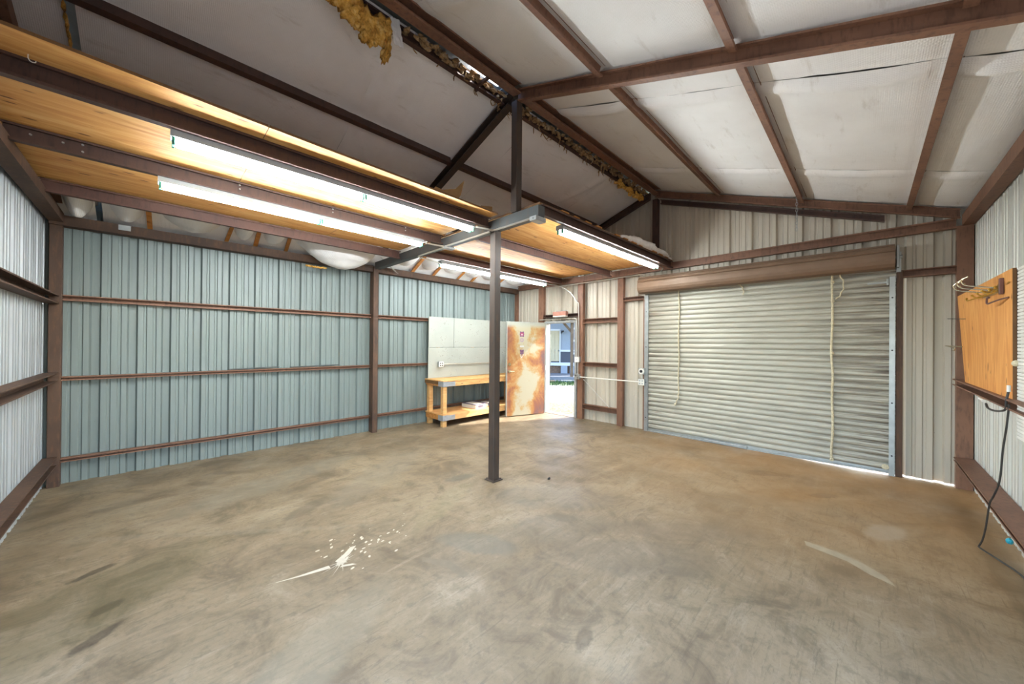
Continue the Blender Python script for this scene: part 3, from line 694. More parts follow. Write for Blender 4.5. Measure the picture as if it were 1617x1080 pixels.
conduit([(6.40, 5.45, 2.145), (6.40, 4.52, 2.145), (6.40, 4.44, 2.12), (6.40, 4.405, 2.03), (6.40, 4.40, 1.32)], 'conduit over the walk door bending down to the switch box', k=6)
conduit([(6.395, 4.37, 1.22), (6.395, 4.37, .95)], 'short conduit joining the two wall boxes', k=2)
conduit([(6.40, 4.33, .895), (6.40, 3.0, .895)], 'white conduit running level to the outlet by the roll-up door', mat='white_plastic', k=2)
conduit([(6.40, 2.955, 1.03), (6.40, 2.955, .96)], 'stub conduit between round socket and outlet', k=2)
conduit([(5.93, 2.5, 2.91), (6.2, 2.5, 2.925), (6.38, 2.62, 2.90)], 'short whip from the loft edge lamp to the gable beam', r=.006, k=3)
def ebox(c, s, label, face='white_plastic', holes=(), nrm=(-1, 0, 0), round_=False):
    cx, cy, cz = c; r = root('outlet_box', c, label, 'outlet')
    bm = B(); box(bm, cx - s[0], cx + s[0], cy - s[1], cy + s[1], cz - s[2], cz + s[2], .004); obj('box_body', bm, 'galvanized', r)
    n_ = Vector(nrm); t = Vector((-n_.y, n_.x, 0))
    fc = Vector(c) + n_ * (abs(n_.x) * s[0] + abs(n_.y) * s[1] + .003)
    w = (abs(n_.x) * s[1] + abs(n_.y) * s[0]) * .96
    bm = B()
    if round_: bmesh.ops.create_cone(bm, cap_ends=True, segments=20, radius1=w * 1.1, radius2=w, depth=.012, matrix=Matrix.Translation(fc) @ n_.to_track_quat('Z', 'Y').to_matrix().to_4x4())
    else: prism(bm, [(-w, -s[2] * .96), (w, -s[2] * .96), (w, s[2] * .96), (-w, s[2] * .96)], fc - n_ * .003, fc + n_ * .003, t, (0, 0, 1))
    obj('cover_plate', bm, face, r)
    for (hx, hz, hr, hm) in holes:
        bm = B(); bmesh.ops.create_cone(bm, cap_ends=True, segments=14, radius1=hr, radius2=hr, depth=.008, matrix=Matrix.Translation(fc + n_ * .007 + t * hx + Vector((0, 0, hz))) @ n_.to_track_quat('Z', 'Y').to_matrix().to_4x4())
        obj('socket' if hm != 'lever' else 'switch_lever', bm, 'black_plastic' if hm == 'k' else 'white_enamel', r)
    return r
ebox((6.40, 4.38, 1.265), (.03, .058, .058), 'upper white switch box on the post right of the walk door', 'white_plastic', [(0, 0, .010, 'lever')])
ebox((6.40, 4.38, .90), (.03, .058, .055), 'lower metal box on the post right of the walk door', 'galvanized', [(-.02, .02, .01, 'k'), (.02, -.02, .01, 'k')])
ebox((6.40, 2.957, 1.10), (.03, .055, .058), 'round black and white socket left of the roll-up door', 'white_plastic', [(0, 0, .028, 'k')], round_=True)
ebox((6.40, 2.957, .90), (.03, .058, .058), 'white four-way outlet under the round socket left of the roll-up door', 'white_plastic', [(-.025, .025, .014, 'w'), (.025, .025, .014, 'w'), (-.025, -.025, .014, 'w'), (.025, -.025, .014, 'w')])
ebox((2.79, 2.41, 2.872), (.075, .045, .022), 'grey junction box under the free tip of the crossbeam', 'galvanized', [(0, 0, .008, 'w')], nrm=(-1, 0, 0))
ebox((2.79, 3.98, 2.868), (.07, .035, .018), 'small junction box under the crossbeam near the lower lamp', 'galvanized')
ebox((4.13, 6.145, 1.16), (.055, .025, .055), 'four-way outlet on the white panel above the bench', 'white_plastic', [(-.022, .022, .012, 'k'), (.022, .022, .012, 'k'), (-.022, -.022, .012, 'k'), (.022, -.022, .012, 'k')], nrm=(0, -1, 0))
ebox((5.66, 6.145, 1.16), (.05, .025, .05), 'outlet box between the middle post and the rusty door', 'white_plastic', [(0, .018, .012, 'w'), (0, -.018, .012, 'w')], nrm=(0, -1, 0))
conduit([(4.19, 6.15, 1.16), (5.61, 6.15, 1.15)], 'level conduit joining the outlets above the bench', k=2, r=.010)
# small reddish light over the door
r = root('door_light', (6.40, 4.84, 2.26), 'small faded red emergency light above the walk door', 'lamp')
bm = B(); box(bm, 6.34, 6.43, 4.655, 5.02, 2.215, 2.31, .008); obj('housing', bm, 'red_box', r)
bm = B(); box(bm, 6.335, 6.425, 4.66, 5.015, 2.19, 2.214, .004); obj('lens', bm, 'white_plastic', r)
bm = B(); box(bm, 6.40, 6.43, 4.70, 4.97, 2.17, 2.33); obj('back_plate', bm, 'frame_grey', r)

# ---------------------------------------------------------------- walk door
d1 = root('door_1', (6.45, 4.8, 0), 'grey framed walk door standing open to the yard', kind='structure')
for y0, y1 in ((DX0 - .01, DX0 + .045), (DX1 - .045, DX1 + .01)):
    bm = B(); box(bm, 6.43, 6.58, y0, y1, 0, 2.11, .004); obj('door_jamb', bm, 'frame_grey', d1)
bm = B(); box(bm, 6.43, 6.58, DX0 + .045, DX1 - .045, 2.06, 2.11, .004); obj('door_head', bm, 'frame_grey', d1)
bm = B(); box(bm, 6.42, 6.66, DX0, DX1, -.06, .006); obj('threshold', bm, 'patch', d1)
hx_, hy_ = 6.32, 5.21; ex_, ey_ = 5.388, 5.51
ang = math.atan2(hy_ - ey_, hx_ - ex_); L = math.hypot(hx_ - ex_, hy_ - ey_)
leaf = root('rusty_steel_door', (ex_, ey_, 0), 'rust-stained steel walk door leaf swung open beside the bench', 'door')
leaf.rotation_euler = (0, 0, ang)
def leafpart(name, bm, mat, parent=leaf):
    me = bpy.data.meshes.new(name); bm.to_mesh(me); bm.free()
    for m in (mat if isinstance(mat, list) else [mat]): me.materials.append(MATS[m])
    o = bpy.data.objects.new(name, me); COL.objects.link(o); o.parent = parent; return o
bm = B(); box(bm, 0, L, 0, .044, .018, 2.07, .003); leafpart('leaf_panel', bm, 'rusty_door')
for nm, a in (('edge_channel', (-.004, .012, -.003, .047, .016, 2.072)), ('edge_channel', (L - .012, L + .004, -.003, .047, .016, 2.072)), ('edge_channel', (.012, L - .012, -.003, .047, 2.045, 2.073))):
    bm = B(); box(bm, *a); leafpart(nm, bm, 'door_grey')
bm = B(); bmesh.ops.create_cone(bm, cap_ends=True, segments=18, radius1=.034, radius2=.03, depth=.012, matrix=Matrix.Translation((.065, -.008, 1.14)) @ Matrix.Rotation(math.pi / 2, 4, 'X')); box(bm, .06, .07, -.03, -.012, 1.12, 1.16); leafpart('deadbolt', bm, 'chrome')
bm = B(); bmesh.ops.create_cone(bm, cap_ends=True, segments=18, radius1=.034, radius2=.034, depth=.012, matrix=Matrix.Translation((.065, -.008, .99)) @ Matrix.Rotation(math.pi / 2, 4, 'X'))
tube(bm, [(.065, -.012, .99), (.065, -.055, .99), (.09, -.06, .99), (.16, -.055, .985)], .010, 8); leafpart('lever_handle', bm, 'chrome')
for hz in (.25, 1.05, 1.85):
    bm = B(); tube(bm, [(L + .006, .0, hz - .05), (L + .006, .0, hz + .05)], .008, 8); leafpart('hinge', bm, 'galvanized')
dc = .37
def disc(bm, x, z, r, seg=14, y=-.0005): bmesh.ops.create_cone(bm, cap_ends=True, segments=seg, radius1=r, radius2=r, depth=.0015, matrix=Matrix.Translation((x, y, z)) @ Matrix.Rotation(math.pi / 2, 4, 'X'))
bm = B(); disc(bm, dc, 1.80, .058, 8)
for a in range(4): disc(bm, dc + .05 * math.cos(math.pi / 4 + a * math.pi / 2), 1.80 + .065 * math.sin(math.pi / 4 + a * math.pi / 2), .016, 8)
leafpart('decal', bm, 'decal_purple')
bm = B(); disc(bm, dc, 1.80, .042, 8, -.0015); leafpart('decal', bm, 'decal_pink')
bm = B(); disc(bm, dc, 1.79, .017, 10, -.0025); leafpart('decal', bm, 'decal_white')
bm = B()
for a in range(8): disc(bm, dc + .036 * math.cos(a * math.pi / 4), 1.67 + .036 * math.sin(a * math.pi / 4), .013, 6)
box(bm, dc - .004, dc + .004, -.001, 0, 1.63, 1.71); leafpart('decal', bm, 'decal_lilac')
bm = B(); box(bm, dc - .05, dc + .05, -.0015, 0, 1.515, 1.55); leafpart('decal', bm, 'decal_white')
bm = B(); 
for x in (-.03, 0, .03): box(bm, dc + x - .01, dc + x + .01, -.0022, 0, 1.522, 1.543)
leafpart('decal', bm, 'galvanized')
bm = B(); box(bm, dc - .01, dc + .01, -.0015, 0, 1.33, 1.45); box(bm, dc - .045, dc + .045, -.0018, 0, 1.40, 1.42); disc(bm, dc - .03, 1.44, .018, 8); disc(bm, dc + .03, 1.44, .018, 8); disc(bm, dc - .03, 1.38, .018, 8); disc(bm, dc + .03, 1.38, .018, 8); leafpart('decal', bm, 'decal_purple')
bm = B(); v = [bm.verts.new(p) for p in ((dc - .045, -.0008, 1.34), (dc, -.0008, 1.27), (dc + .05, -.0008, 1.35), (dc + .05, -.0008, 1.365), (dc, -.0008, 1.29), (dc - .045, -.0008, 1.355))]; bm.faces.new(v); leafpart('decal', bm, 'decal_white')

# ---------------------------------------------------------------- roll-up door
d2 = root('door_2', (6.45, 1.33, 0), 'closed pale grey roll-up door with rusty streaks and hanging ropes', kind='structure')
NS = 31; z0_, z1_ = .055, 2.60; pitch = (z1_ - z0_) / NS
prof = [(0, -.002), (.002, .006), (.014, .014), (.019, .028), (.020, .040), (.019, .052), (.014, .066), (.002, .075), (0, .083)]
prof = [(a, b * pitch / .0805) for a, b in prof]
me = None
for k in range(NS):
    z = z0_ + k * pitch
    if me is None:
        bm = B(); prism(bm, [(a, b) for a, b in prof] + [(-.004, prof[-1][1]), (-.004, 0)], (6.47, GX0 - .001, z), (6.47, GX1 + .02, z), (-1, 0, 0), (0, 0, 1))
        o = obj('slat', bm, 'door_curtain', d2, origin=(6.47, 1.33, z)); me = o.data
    else:
        o = bpy.data.objects.new('slat', me); COL.objects.link(o); o.parent = d2; o.location = Vector((6.47, 1.33, z)) - wloc(d2)
# bottom bar (slightly higher at the right: daylight shows under it)
bm = B(); bp = [(0, 0), (.035, 0), (.035, .016), (.012, .02), (.012, .055), (0, .055)]
prism(bm, bp, (6.475, GX1, .001), (6.475, .95, .001), (-1, 0, 0), (0, 0, 1)); prism(bm, bp, (6.475, .95, .001), (6.475, GX0, .026), (-1, 0, 0), (0, 0, 1)); obj('bottom_bar', bm, 'galvanized', d2)
for y0, y1, zt_ in ((2.86, 2.93, 2.50), (-.245, -.195, 2.46)):
    bm = B(); prism(bm, [(0, 0), (.06, 0), (.06, y1 - y0), (0, y1 - y0), (0, y1 - y0 - .008), (.05, y1 - y0 - .008), (.05, .008), (0, .008)], (6.49, y0, 0), (6.49, y0, zt_), (-1, 0, 0), (0, 1, 0)); obj('guide_rail', bm, 'galvanized', d2)
    for z in (.25, .9, 1.55, 2.2):
        bm = B(); bmesh.ops.create_cone(bm, cap_ends=True, segments=8, radius1=.009, radius2=.009, depth=.01, matrix=Matrix.Translation((6.426, (y0 + y1) / 2, z)) @ Matrix.Rotation(math.pi / 2, 4, 'Y')); obj('bolt', bm, 'black_plastic', d2)
bm = B(); box(bm, 6.48, 6.52, 2.935, 2.975, 0, 2.44); obj('angle_jamb', bm, 'primer_steel', d2)
# coil: the rolled-up top of the curtain, brown on its outer face
prof = [(.10, .12), (.02, .15), (-.045, .156), (-.085, .146), (-.078, .128), (-.102, .128), (-.128, .112), (-.116, .092), (-.142, .088), (-.154, .062), (-.140, .046), (-.158, .038), (-.163, .0), (-.163, -.055), (-.150, -.095), (-.120, -.132), (-.06, -.15), (.06, -.14), (.12, -.06)]
bm = B(); prism(bm, prof, (6.375, GX0 + .015, 2.685), (6.375, 2.975, 2.675), (1, 0, 0), (0, 0, 1)); obj('door_coil', bm, 'brown_hood', d2)
bm = B(); prism(bm, [(0, 0), (.01, .0), (-.02, .06), (-.03, .058)], (6.455, GX0 + .03, 2.585), (6.455, GX1 - .07, 2.585), (-1, 0, 0), (0, 0, 1)); obj('curtain_lead', bm, 'door_curtain', d2)
for y in (GX0 - .01, 2.98):
    bm = B(); box(bm, 6.30, 6.50, y - .012, y + .012, 2.55, 2.82, .004); box(bm, 6.36, 6.40, y - .03, y + .012, 2.50, 2.75, .004) if y < 0 else None; obj('coil_bracket', bm, 'primer_steel' if y > 0 else 'galvanized', d2)
bm = B(); tube(bm, [(6.375, GX0 - .05, 2.685), (6.375, GX0 + .02, 2.685)], .025, 12); obj('axle', bm, 'galvanized', d2)
bm = B(); box(bm, 6.425, 6.45, -.19, -.17, 2.36, 2.44, .003); box(bm, 6.44, 6.45, -.17, .0, 2.385, 2.405); obj('slide_bolt', bm, 'white_enamel', d2)
bm = B(); bmesh.ops.create_cone(bm, cap_ends=True, segments=8, radius1=.035, radius2=.028, depth=.02, matrix=Matrix.Translation((6.425, -.165, .105)) @ Matrix.Rotation(math.pi / 2, 4, 'Y')); obj('lock_plate', bm, 'rope', d2)
bm = B(); box(bm, 6.42, 6.44, 1.3, 1.9, .012, .045, .003); obj('lift_handle', bm, 'galvanized', d2)
def rope(pts, label, r=.010, knots=()):
    bm = B(); pp = smoothpts(pts, 8); tube(bm, [p + Vector((.003 * math.sin(i * 1.7), .006 * math.sin(i * .9), 0)) for i, p in enumerate(pp)], r, 6)
    for kx in knots: blob(bm, kx, .018, .02, .022, 2, .4, kx[2])
    return tag(obj('pull_rope', bm, 'rope'), label, 'rope')
rope([(6.40, 2.40, 2.60), (6.41, 2.33, 2.56), (6.42, 2.315, 2.50), (6.42, 2.312, 1.6), (6.42, 2.312, .85), (6.42, 2.32, .68), (6.415, 2.36, .57)], 'left pull rope hanging short of the floor on the roll-up door', .009, [(6.41, 2.365, .56)])
rope([(6.415, .33, 2.60), (6.415, .335, 1.6), (6.415, .325, .9), (6.415, .33, .06)], 'right knotted pull rope reaching the floor on the roll-up door', .013, [(6.41, .33, 2.60), (6.41, .33, 2.45), (6.41, .33, 2.2), (6.41, .33, 1.9), (6.41, .33, 1.5), (6.41, .33, .08)])
rope([(6.41, .30, 2.60), (6.40, .25, 2.52), (6.405, .22, 2.40), (6.41, .25, 2.28), (6.42, .30, 2.22)], 'loose rope loop tied beside the right pull rope', .008)
rope([(6.40, 1.44, 2.55), (6.41, 1.39, 2.52), (6.42, 1.36, 2.46), (6.42, 1.355, 2.38)], 'short rope stub at the top middle of the roll-up door', .008)
conduit([(6.46, 4.27, .84), (6.46, 3.66, .33)], 'thin diagonal rod on the wall between the two doors', r=.008, mat='rod', k=2, name='brace_rod', cat='rod')

# ---------------------------------------------------------------- chain hanging from the second purlin
bm = B()
nl = 11
for k in range(nl):
    z = 3.655 - k * .044; pts = []
    for a in range(12):
        t = 2 * math.pi * a / 12; u = .011 * math.cos(t); w = .026 * math.sin(t)
        pts.append((6.3 + (u if k % 2 else 0), .70 + (0 if k % 2 else u), z + w))
    tube(bm, pts, .0035, 5, closed=True)
tube(bm, [(6.3, .70, 3.66), (6.3, .68, 3.70)], .004, 5)
tag(obj('chain', bm, 'galvanized'), 'short steel chain dangling from a purlin above the roll-up door', 'chain')

# ---------------------------------------------------------------- workbench
wb = root('workbench', (5.0, 5.95, 0), 'two-level wooden workbench against the blue-green wall', 'workbench')
for x in (3.865, 5.99):
    for y in (5.655, 6.13):
        bm = B(); box(bm, x, x + .085, y, y + .085, 0, .80, .003); obj('leg', bm, 'lumber', wb)
bm = B(); box(bm, 3.84, 6.12, 5.62, 6.26, .862, .882, .002); obj('top', bm, 'lumber', wb)
for zz, hh in ((.765, .095), (.125, .10)):
    bm = B(); box(bm, 3.955, 6.09, 5.625, 5.655, zz, zz + hh, .003); obj('front_rail', bm, 'lumber', wb)
    bm = B(); box(bm, 3.955, 6.09, 6.215, 6.235, zz, zz + hh, .003); obj('back_rail', bm, 'lumber', wb)
    for x in (3.845, 6.075):
        bm = B(); box(bm, x, x + .022, 5.66, 6.22, zz, zz + hh, .003); obj('side_rail', bm, 'lumber_orange', wb)
    bm = B(); box(bm, 3.838, 3.96, 5.616, 5.655, zz - .0, zz + hh, .002); box(bm, 3.838, 3.845, 5.655, 5.78, zz, zz + hh); box(bm, 3.96, 4.12, 5.619, 5.626, zz + .005, zz + hh - .005); obj('corner_plate', bm, 'grey_paint', wb)
bm = B(); box(bm, 3.84, 6.10, 5.63, 6.24, .226, .242, .002); obj('shelf', bm, 'lumber', wb)
bm = B(); box(bm, 3.84, 3.862, 5.62, 6.26, .80, .861); obj('top_cleat', bm, 'ply_edge', wb)
def carton(x0, x1, y0, y1, z0, z1, label, rz=0):
    r = root('paper_carton', ((x0 + x1) / 2, (y0 + y1) / 2, z0), label, 'box'); r.rotation_euler = (0, 0, rz)
    c = Vector(r.location)
    def pb(name, a, mat):
        bm = B(); box(bm, *a, .003); me = bpy.data.meshes.new(name); bm.to_mesh(me); bm.free(); me.materials.append(MATS[mat]); o = bpy.data.objects.new(name, me); COL.objects.link(o); o.parent = r
    w, d, h = (x1 - x0) / 2, (y1 - y0) / 2, z1 - z0
    pb('box_body', (-w, w, -d, d, 0, h - .012), 'carton'); pb('lid', (-w - .003, w + .003, -d - .003, d + .003, h - .012, h), 'carton_print'); pb('printed_label', (-w * .6, w * .2, -d - .004, -d - .001, h * .2, h * .75), 'carton_print')
    pb('top_label', (-w * .8, w * .3, -d * .8, d * .6, h, h + .0015), 'carton')
carton(4.66, 5.02, 5.70, 6.12, .243, .33, 'flat white carton on the lower bench shelf', .1)
carton(5.06, 5.40, 5.78, 6.12, .243, .30, 'second low carton on the bench shelf, half behind the middle post', -.1)
# white scratched backer board above the bench, three boards
bb = root('backer_board', (4.95, 6.2, .89), 'scratched white board panel on the wall above the workbench', 'board')
for a in ((3.875, 4.482, 1.505, 2.12), (4.487, 6.02, 1.505, 2.12), (3.868, 6.02, .885, 1.50)):
    bm = B(); box(bm, a[0], a[1], 6.185, 6.203, a[2], a[3], .002); obj('board', bm, 'scratched_panel', bb)
for x in (4.1, 5.0, 5.9):
    bm = B(); box(bm, x, x + .05, 6.204, 6.26, .90, 2.10); obj('furring_strip', bm, 'lumber', bb)

# ---------------------------------------------------------------- plywood tool board on the right wall
tb = root('tool_board', (5.1, -.72, 1.2), 'orange plywood tool board with wire hooks on the right wall', 'board')
def quad_slab(c, t, nrm):
    bm = B(); a = [bm.verts.new(p) for p in c]; b = [bm.verts.new(Vector(p) + Vector(nrm) * t) for p in c]
    bm.faces.new(a); bm.faces.new(b[::-1])
    for i in range(4): bm.faces.new((a[i], a[(i + 1) % 4], b[(i + 1) % 4], b[i])).material_index = 1
    bmesh.ops.recalc_face_normals(bm, faces=bm.faces); return bm
obj('panel', quad_slab([(5.88, -.715, 1.238), (4.19, -.715, 1.225), (4.21, -.715, 2.152), (5.92, -.668, 2.125)], .018, (0, -1, 0)), ['plywood_board', 'ply_edge'], tb)
bm = B(); box(bm, 4.20, 4.215, -.76, -.734, 1.24, 2.14); obj('gap_strip', bm, 'gap_shade', tb)  # dark-coloured strip painted in for the shaded gap at the board edge
bm = B(); box(bm, 4.20, 4.25, -.83, -.735, 1.26, 2.10); obj('standoff', bm, 'ply_edge', tb)
bm = B(); box(bm, 5.6, 5.65, -.83, -.735, 1.26, 2.05); obj('standoff', bm, 'ply_edge', tb)
def hook(c, label, mat='chrome', s=1.0, out=.16, up=.03):
    x, y, z = c
    bm = B(); tube(bm, smoothpts([(x, y - .02, z), (x + .01, y + out * .6, z + .0), (x + .015, y + out, z - .01 * s), (x + .02, y + out * 1.08, z + .02 * s), (x + .02, y + out * .9, z + up * s)], 4), .004 * s, 6)
    blob(bm, (x + .02, y + out * .9, z + up * s), .006, .006, .006, 1, 0, 0)
    return tag(obj('wire_hook', bm, mat), label, 'hook')
# brass hook rack
hr = root('hook_rack', (4.62, -.70, 2.05), 'brass coat hook rack screwed near the top of the plywood board', 'hook')
bm = B(); box(bm, 4.45, 5.02, -.712, -.700, 2.01, 2.075, .003); obj('back_bar', bm, 'brass', hr)
bm = B(); box(bm, 4.40, 4.425, -.712, -.690, 1.99, 2.11, .003); obj('end_block', bm, 'purple_wood', hr)
for k, x in enumerate((4.52, 4.70, 4.88)):
    bm = B(); tube(bm, smoothpts([(x, -.70, 2.05), (x + .02, -.62, 2.07), (x + .03, -.55, 2.09), (x + .02, -.53, 2.13), (x - .01, -.56, 2.15)], 4), .0045, 6); blob(bm, (x + .03, -.545, 2.10), .009, .009, .009, 1, 0, 0); obj('prong', bm, 'chrome', hr)
    bm = B(); tube(bm, smoothpts([(x, -.70, 2.03), (x + .01, -.66, 2.01), (x + .01, -.63, 2.03)], 4), .005, 6)
    for q in ((x, -.69, 2.06), (x + .03, -.69, 2.03), (x - .04, -.685, 2.045), (x + .01, -.63, 2.035)): blob(bm, q, .010, .010, .010, 1, .2, x)
    obj('knob', bm, 'brass', hr)
bm = B(); tube(bm, smoothpts([(4.98, -.70, 2.04), (5.04, -.66, 2.02), (5.10, -.63, 2.01), (5.13, -.63, 2.03)], 4), .005, 6); blob(bm, (5.13, -.63, 2.03), .009, .009, .009, 1, 0, 0); obj('prong', bm, 'brass', hr)
def wire(pts, r, label, mat='cable_black', name='wire_hook', cat='hook'):
    bm = B(); tube(bm, smoothpts(pts, 5), r, 6); return tag(obj(name, bm, mat), label, cat)
wire([(4.28, -.712, 1.955), (4.36, -.69, 1.95), (4.48, -.67, 1.94), (4.56, -.66, 1.935), (4.575, -.66, 1.965), (4.54, -.66, 1.985), (4.50, -.66, 1.975)], .006, 'dark bent wire hook below the brass rack', 'purple_wood')
wire([(5.60, -.71, 1.875), (5.72, -.66, 1.88), (5.90, -.60, 1.895)], .003, 'thin nail-like wire poking left near the top of the plywood board')
wire([(5.83, -.69, 1.60), (6.0, -.60, 1.61), (5.75, -.60, 1.60), (5.66, -.62, 1.585), (5.66, -.62, 1.565), (5.78, -.62, 1.56)], .005, 'white wire hook at the left edge of the plywood board', 'chrome')
wire([(4.33, -.712, 2.055), (4.24, -.706, 2.06)], .004, 'short nail right of the brass rack', 'brass')
# cable hanging from the board
pc = [(4.20, -.70, 1.30), (4.20, -.69, 1.22), (4.21, -.69, 1.17), (4.27, -.68, 1.145), (4.36, -.66, 1.135), (4.46, -.65, 1.14), (4.52, -.65, 1.165)]
ch = root('cord_hook', (4.2, -.70, 1.2), 'dark curved hook with white tips at the lower corner of the plywood board', 'hook')
bm = B(); tube(bm, smoothpts(pc, 5), .007, 6); obj('bent_rod', bm, 'cable_black', ch)
bm = B(); tube(bm, [(4.20, -.70, 1.29), (4.20, -.70, 1.335)], .009, 8); obj('tip', bm, 'white_plastic', ch)
bm = B(); tube(bm, [(4.56, -.645, 1.18), (4.66, -.64, 1.19)], .011, 8); obj('tip', bm, 'white_plastic', ch)
wire([(4.13, -.69, 1.21), (4.16, -.685, 1.05), (4.22, -.68, .88), (4.27, -.675, .65), (4.38, -.665, .50), (4.46, -.66, .42), (4.54, -.655, .22), (4.61, -.65, .09), (4.655, -.64, .02), (4.65, -.638, .008), (4.60, -.655, .008), (4.54, -.68, .008), (4.44, -.72, .008), (4.35, -.755, .008), (4.22, -.775, .008), (3.9, -.76, .008)], .006, 'dark extension cord trailing from the board down to the floor', 'cable_black', 'extension_cord', 'cord')
# white ribbed shutter panel
sp_ = root('ribbed_panel', (3.9, -.76, .95), 'white horizontally ribbed panel at the right edge beside the plywood board', 'panel')
bm = B(); box(bm, 3.30, 4.18, -.79, -.745, .975, 2.145); obj('backing', bm, 'slat_white', sp_)
me = None
for k in range(49):
    z = .977 + k * .0239
    if me is None:
        bm = B(); box(bm, 3.30, 4.185, -.746, -.731, z, z + .0212, .003); o = obj('slat', bm, 'slat_white', sp_, origin=(3.8, -.76, z)); me = o.data
    else:
        o = bpy.data.objects.new('slat', me); COL.objects.link(o); o.parent = sp_; o.location = Vector((3.8, -.76, z)) - wloc(sp_)
bm = B(); blob(bm, (4.18, -.725, 1.49), .018, .02, .022, 2, .1, 1); obj('knob', bm, 'rope', sp_)
bm = B(); blob(bm, (4.765, -.80, .075), .02, .02, .025, 2, .1, 1); tag(obj('ear_plug', bm, 'cyan_plastic'), 'tiny turquoise plastic bit at the foot of the right wall', 'debris')
bm = B(); blob(bm, (3.304, 2.649, .012), .02, .014, .014, 2, .4, 4); tag(obj('pebble', bm, 'cable_black'), 'small dark lump on the floor right of the middle post', 'debris')
bm = B(); box(bm, -.29, -.19, 6.184, 6.191, 2.885, 2.945); tag(obj('metal_patch', bm, 'galvanized'), 'small grey metal plate on the left eave beam', 'bracket')
# thin strip of weathered trim lying on the middle girt
for a, b, z, t in ((.75, 1.35, 1.197, 'left'), (1.5, 2.2, 1.199, 'right')):
    bm = B(); prism(bm, [(0, 0), (.05, 0), (.05, .008), (0, .014)], (a, 6.27, z), (b, 6.27, z + .012), (0, 1, 0), (0, 0, 1))
    tag(obj('metal_strip', bm, 'bare_steel'), t + ' one of two thin dark strips resting on the middle girt of the blue-green wall', 'strip')
# joist bolts (bright heads near the left ends)
j2 = bpy.data.objects['loft_joist.001']
for x, y, z in ((-.60, 4.062, 3.0), (-.46, 4.062, 3.0), (-.37, 4.062, 2.97), (-.37, 4.062, 3.02), (.55, 4.062, 2.985), (.55, 4.062, 3.02), (1.35, 4.062, 2.985), (1.35, 4.062, 3.02), (2.2, 4.062, 2.985), (2.2, 4.062, 3.02)):
    bm = B(); bmesh.ops.create_cone(bm, cap_ends=True, segments=6, radius1=.008, radius2=.006, depth=.01, matrix=Matrix.Translation((x, y, z)) @ Matrix.Rotation(math.pi / 2, 4, 'X'))
    obj('bolt', bm, 'galvanized', j2)

# ---------------------------------------------------------------- dried paint and patches on the slab (flat marks)
random.seed(11)
def splat(cx, cy, r, ang, n_=30, name='paint_splatter', mat='white_paint', jag=.5, st=1.0):
    bm = B(); vs = []
    for k in range(n_):
        a = 2 * math.pi * k / n_; rr = r * (1 + jag * (random.random() ** 2 * 1.8 - .4))
        x = math.cos(a) * rr * st; y = math.sin(a) * rr
        vs.append(bm.verts.new((cx + x * math.cos(ang) - y * math.sin(ang), cy + x * math.sin(ang) + y * math.cos(ang), .0016)))
    c = bm.verts.new((cx, cy, .0018))
    for k in range(n_): bm.faces.new((c, vs[k], vs[(k + 1) % n_]))
    return bm
bm = B(); vs = []; nsp = 72; cx0, cy0 = .985, 2.70
for k in range(nsp):
    a = 2 * math.pi * k / nsp; spike = (k % 6 == 0)
    rr = (.028 + .02 * random.random()) if not spike else random.uniform(.07, .15)
    dx1 = math.cos(a) * rr * 1.25; dy1 = math.sin(a) * rr
    vs.append(bm.verts.new((cx0 + dx1 * .9 + dy1 * .25, cy0 + dy1 * .8 + dx1 * .25, .0016)))
cv = bm.verts.new((cx0, cy0, .0018))
for k in range(nsp): bm.faces.new((cv, vs[k], vs[(k + 1) % nsp]))
def add_poly(bm, pts, z=.0016):
    bm.faces.new([bm.verts.new((p[0], p[1], z)) for p in pts])
add_poly(bm, [(.90, 2.72), (.72, 2.745), (.58, 2.775), (.52, 2.80), (.60, 2.765), (.74, 2.72), (.90, 2.68)])
add_poly(bm, [(.96, 2.70), (1.06, 2.76), (1.14, 2.84), (1.10, 2.85), (1.03, 2.79), (.95, 2.74)])
add_poly(bm, [(.97, 2.66), (1.03, 2.63), (1.05, 2.60), (1.01, 2.615), (.95, 2.645)])
for k in range(46):
    t = random.random(); cx = 1.0 + random.gauss(.18, .2); cy = 2.78 + random.gauss(.05, .13); r_ = random.uniform(.003, .011); a = random.uniform(0, 1.2)
    add_poly(bm, [(cx + math.cos(q * 1.05) * r_ * 1.8 * math.cos(a) - math.sin(q * 1.05) * r_ * math.sin(a), cy + math.cos(q * 1.05) * r_ * 1.8 * math.sin(a) + math.sin(q * 1.05) * r_ * math.cos(a)) for q in range(6)])
obj('paint_splatter', bm, 'white_paint', floor)
bm = B()
add_poly(bm, [(3.70, .34), (3.78, .36), (3.76, .16), (3.70, .02), (3.60, -.10), (3.50, -.14), (3.55, -.02), (3.65, .10)], .0013)
obj('mortar_smear', bm, 'mortar', floor)
bm = B(); add_poly(bm, [(1.40, 2.30), (1.43, 2.34), (1.55, 2.17), (1.56, 1.95), (1.50, 1.94), (1.49, 2.12)], .0013); obj('patch_strip', bm, 'patch', floor)

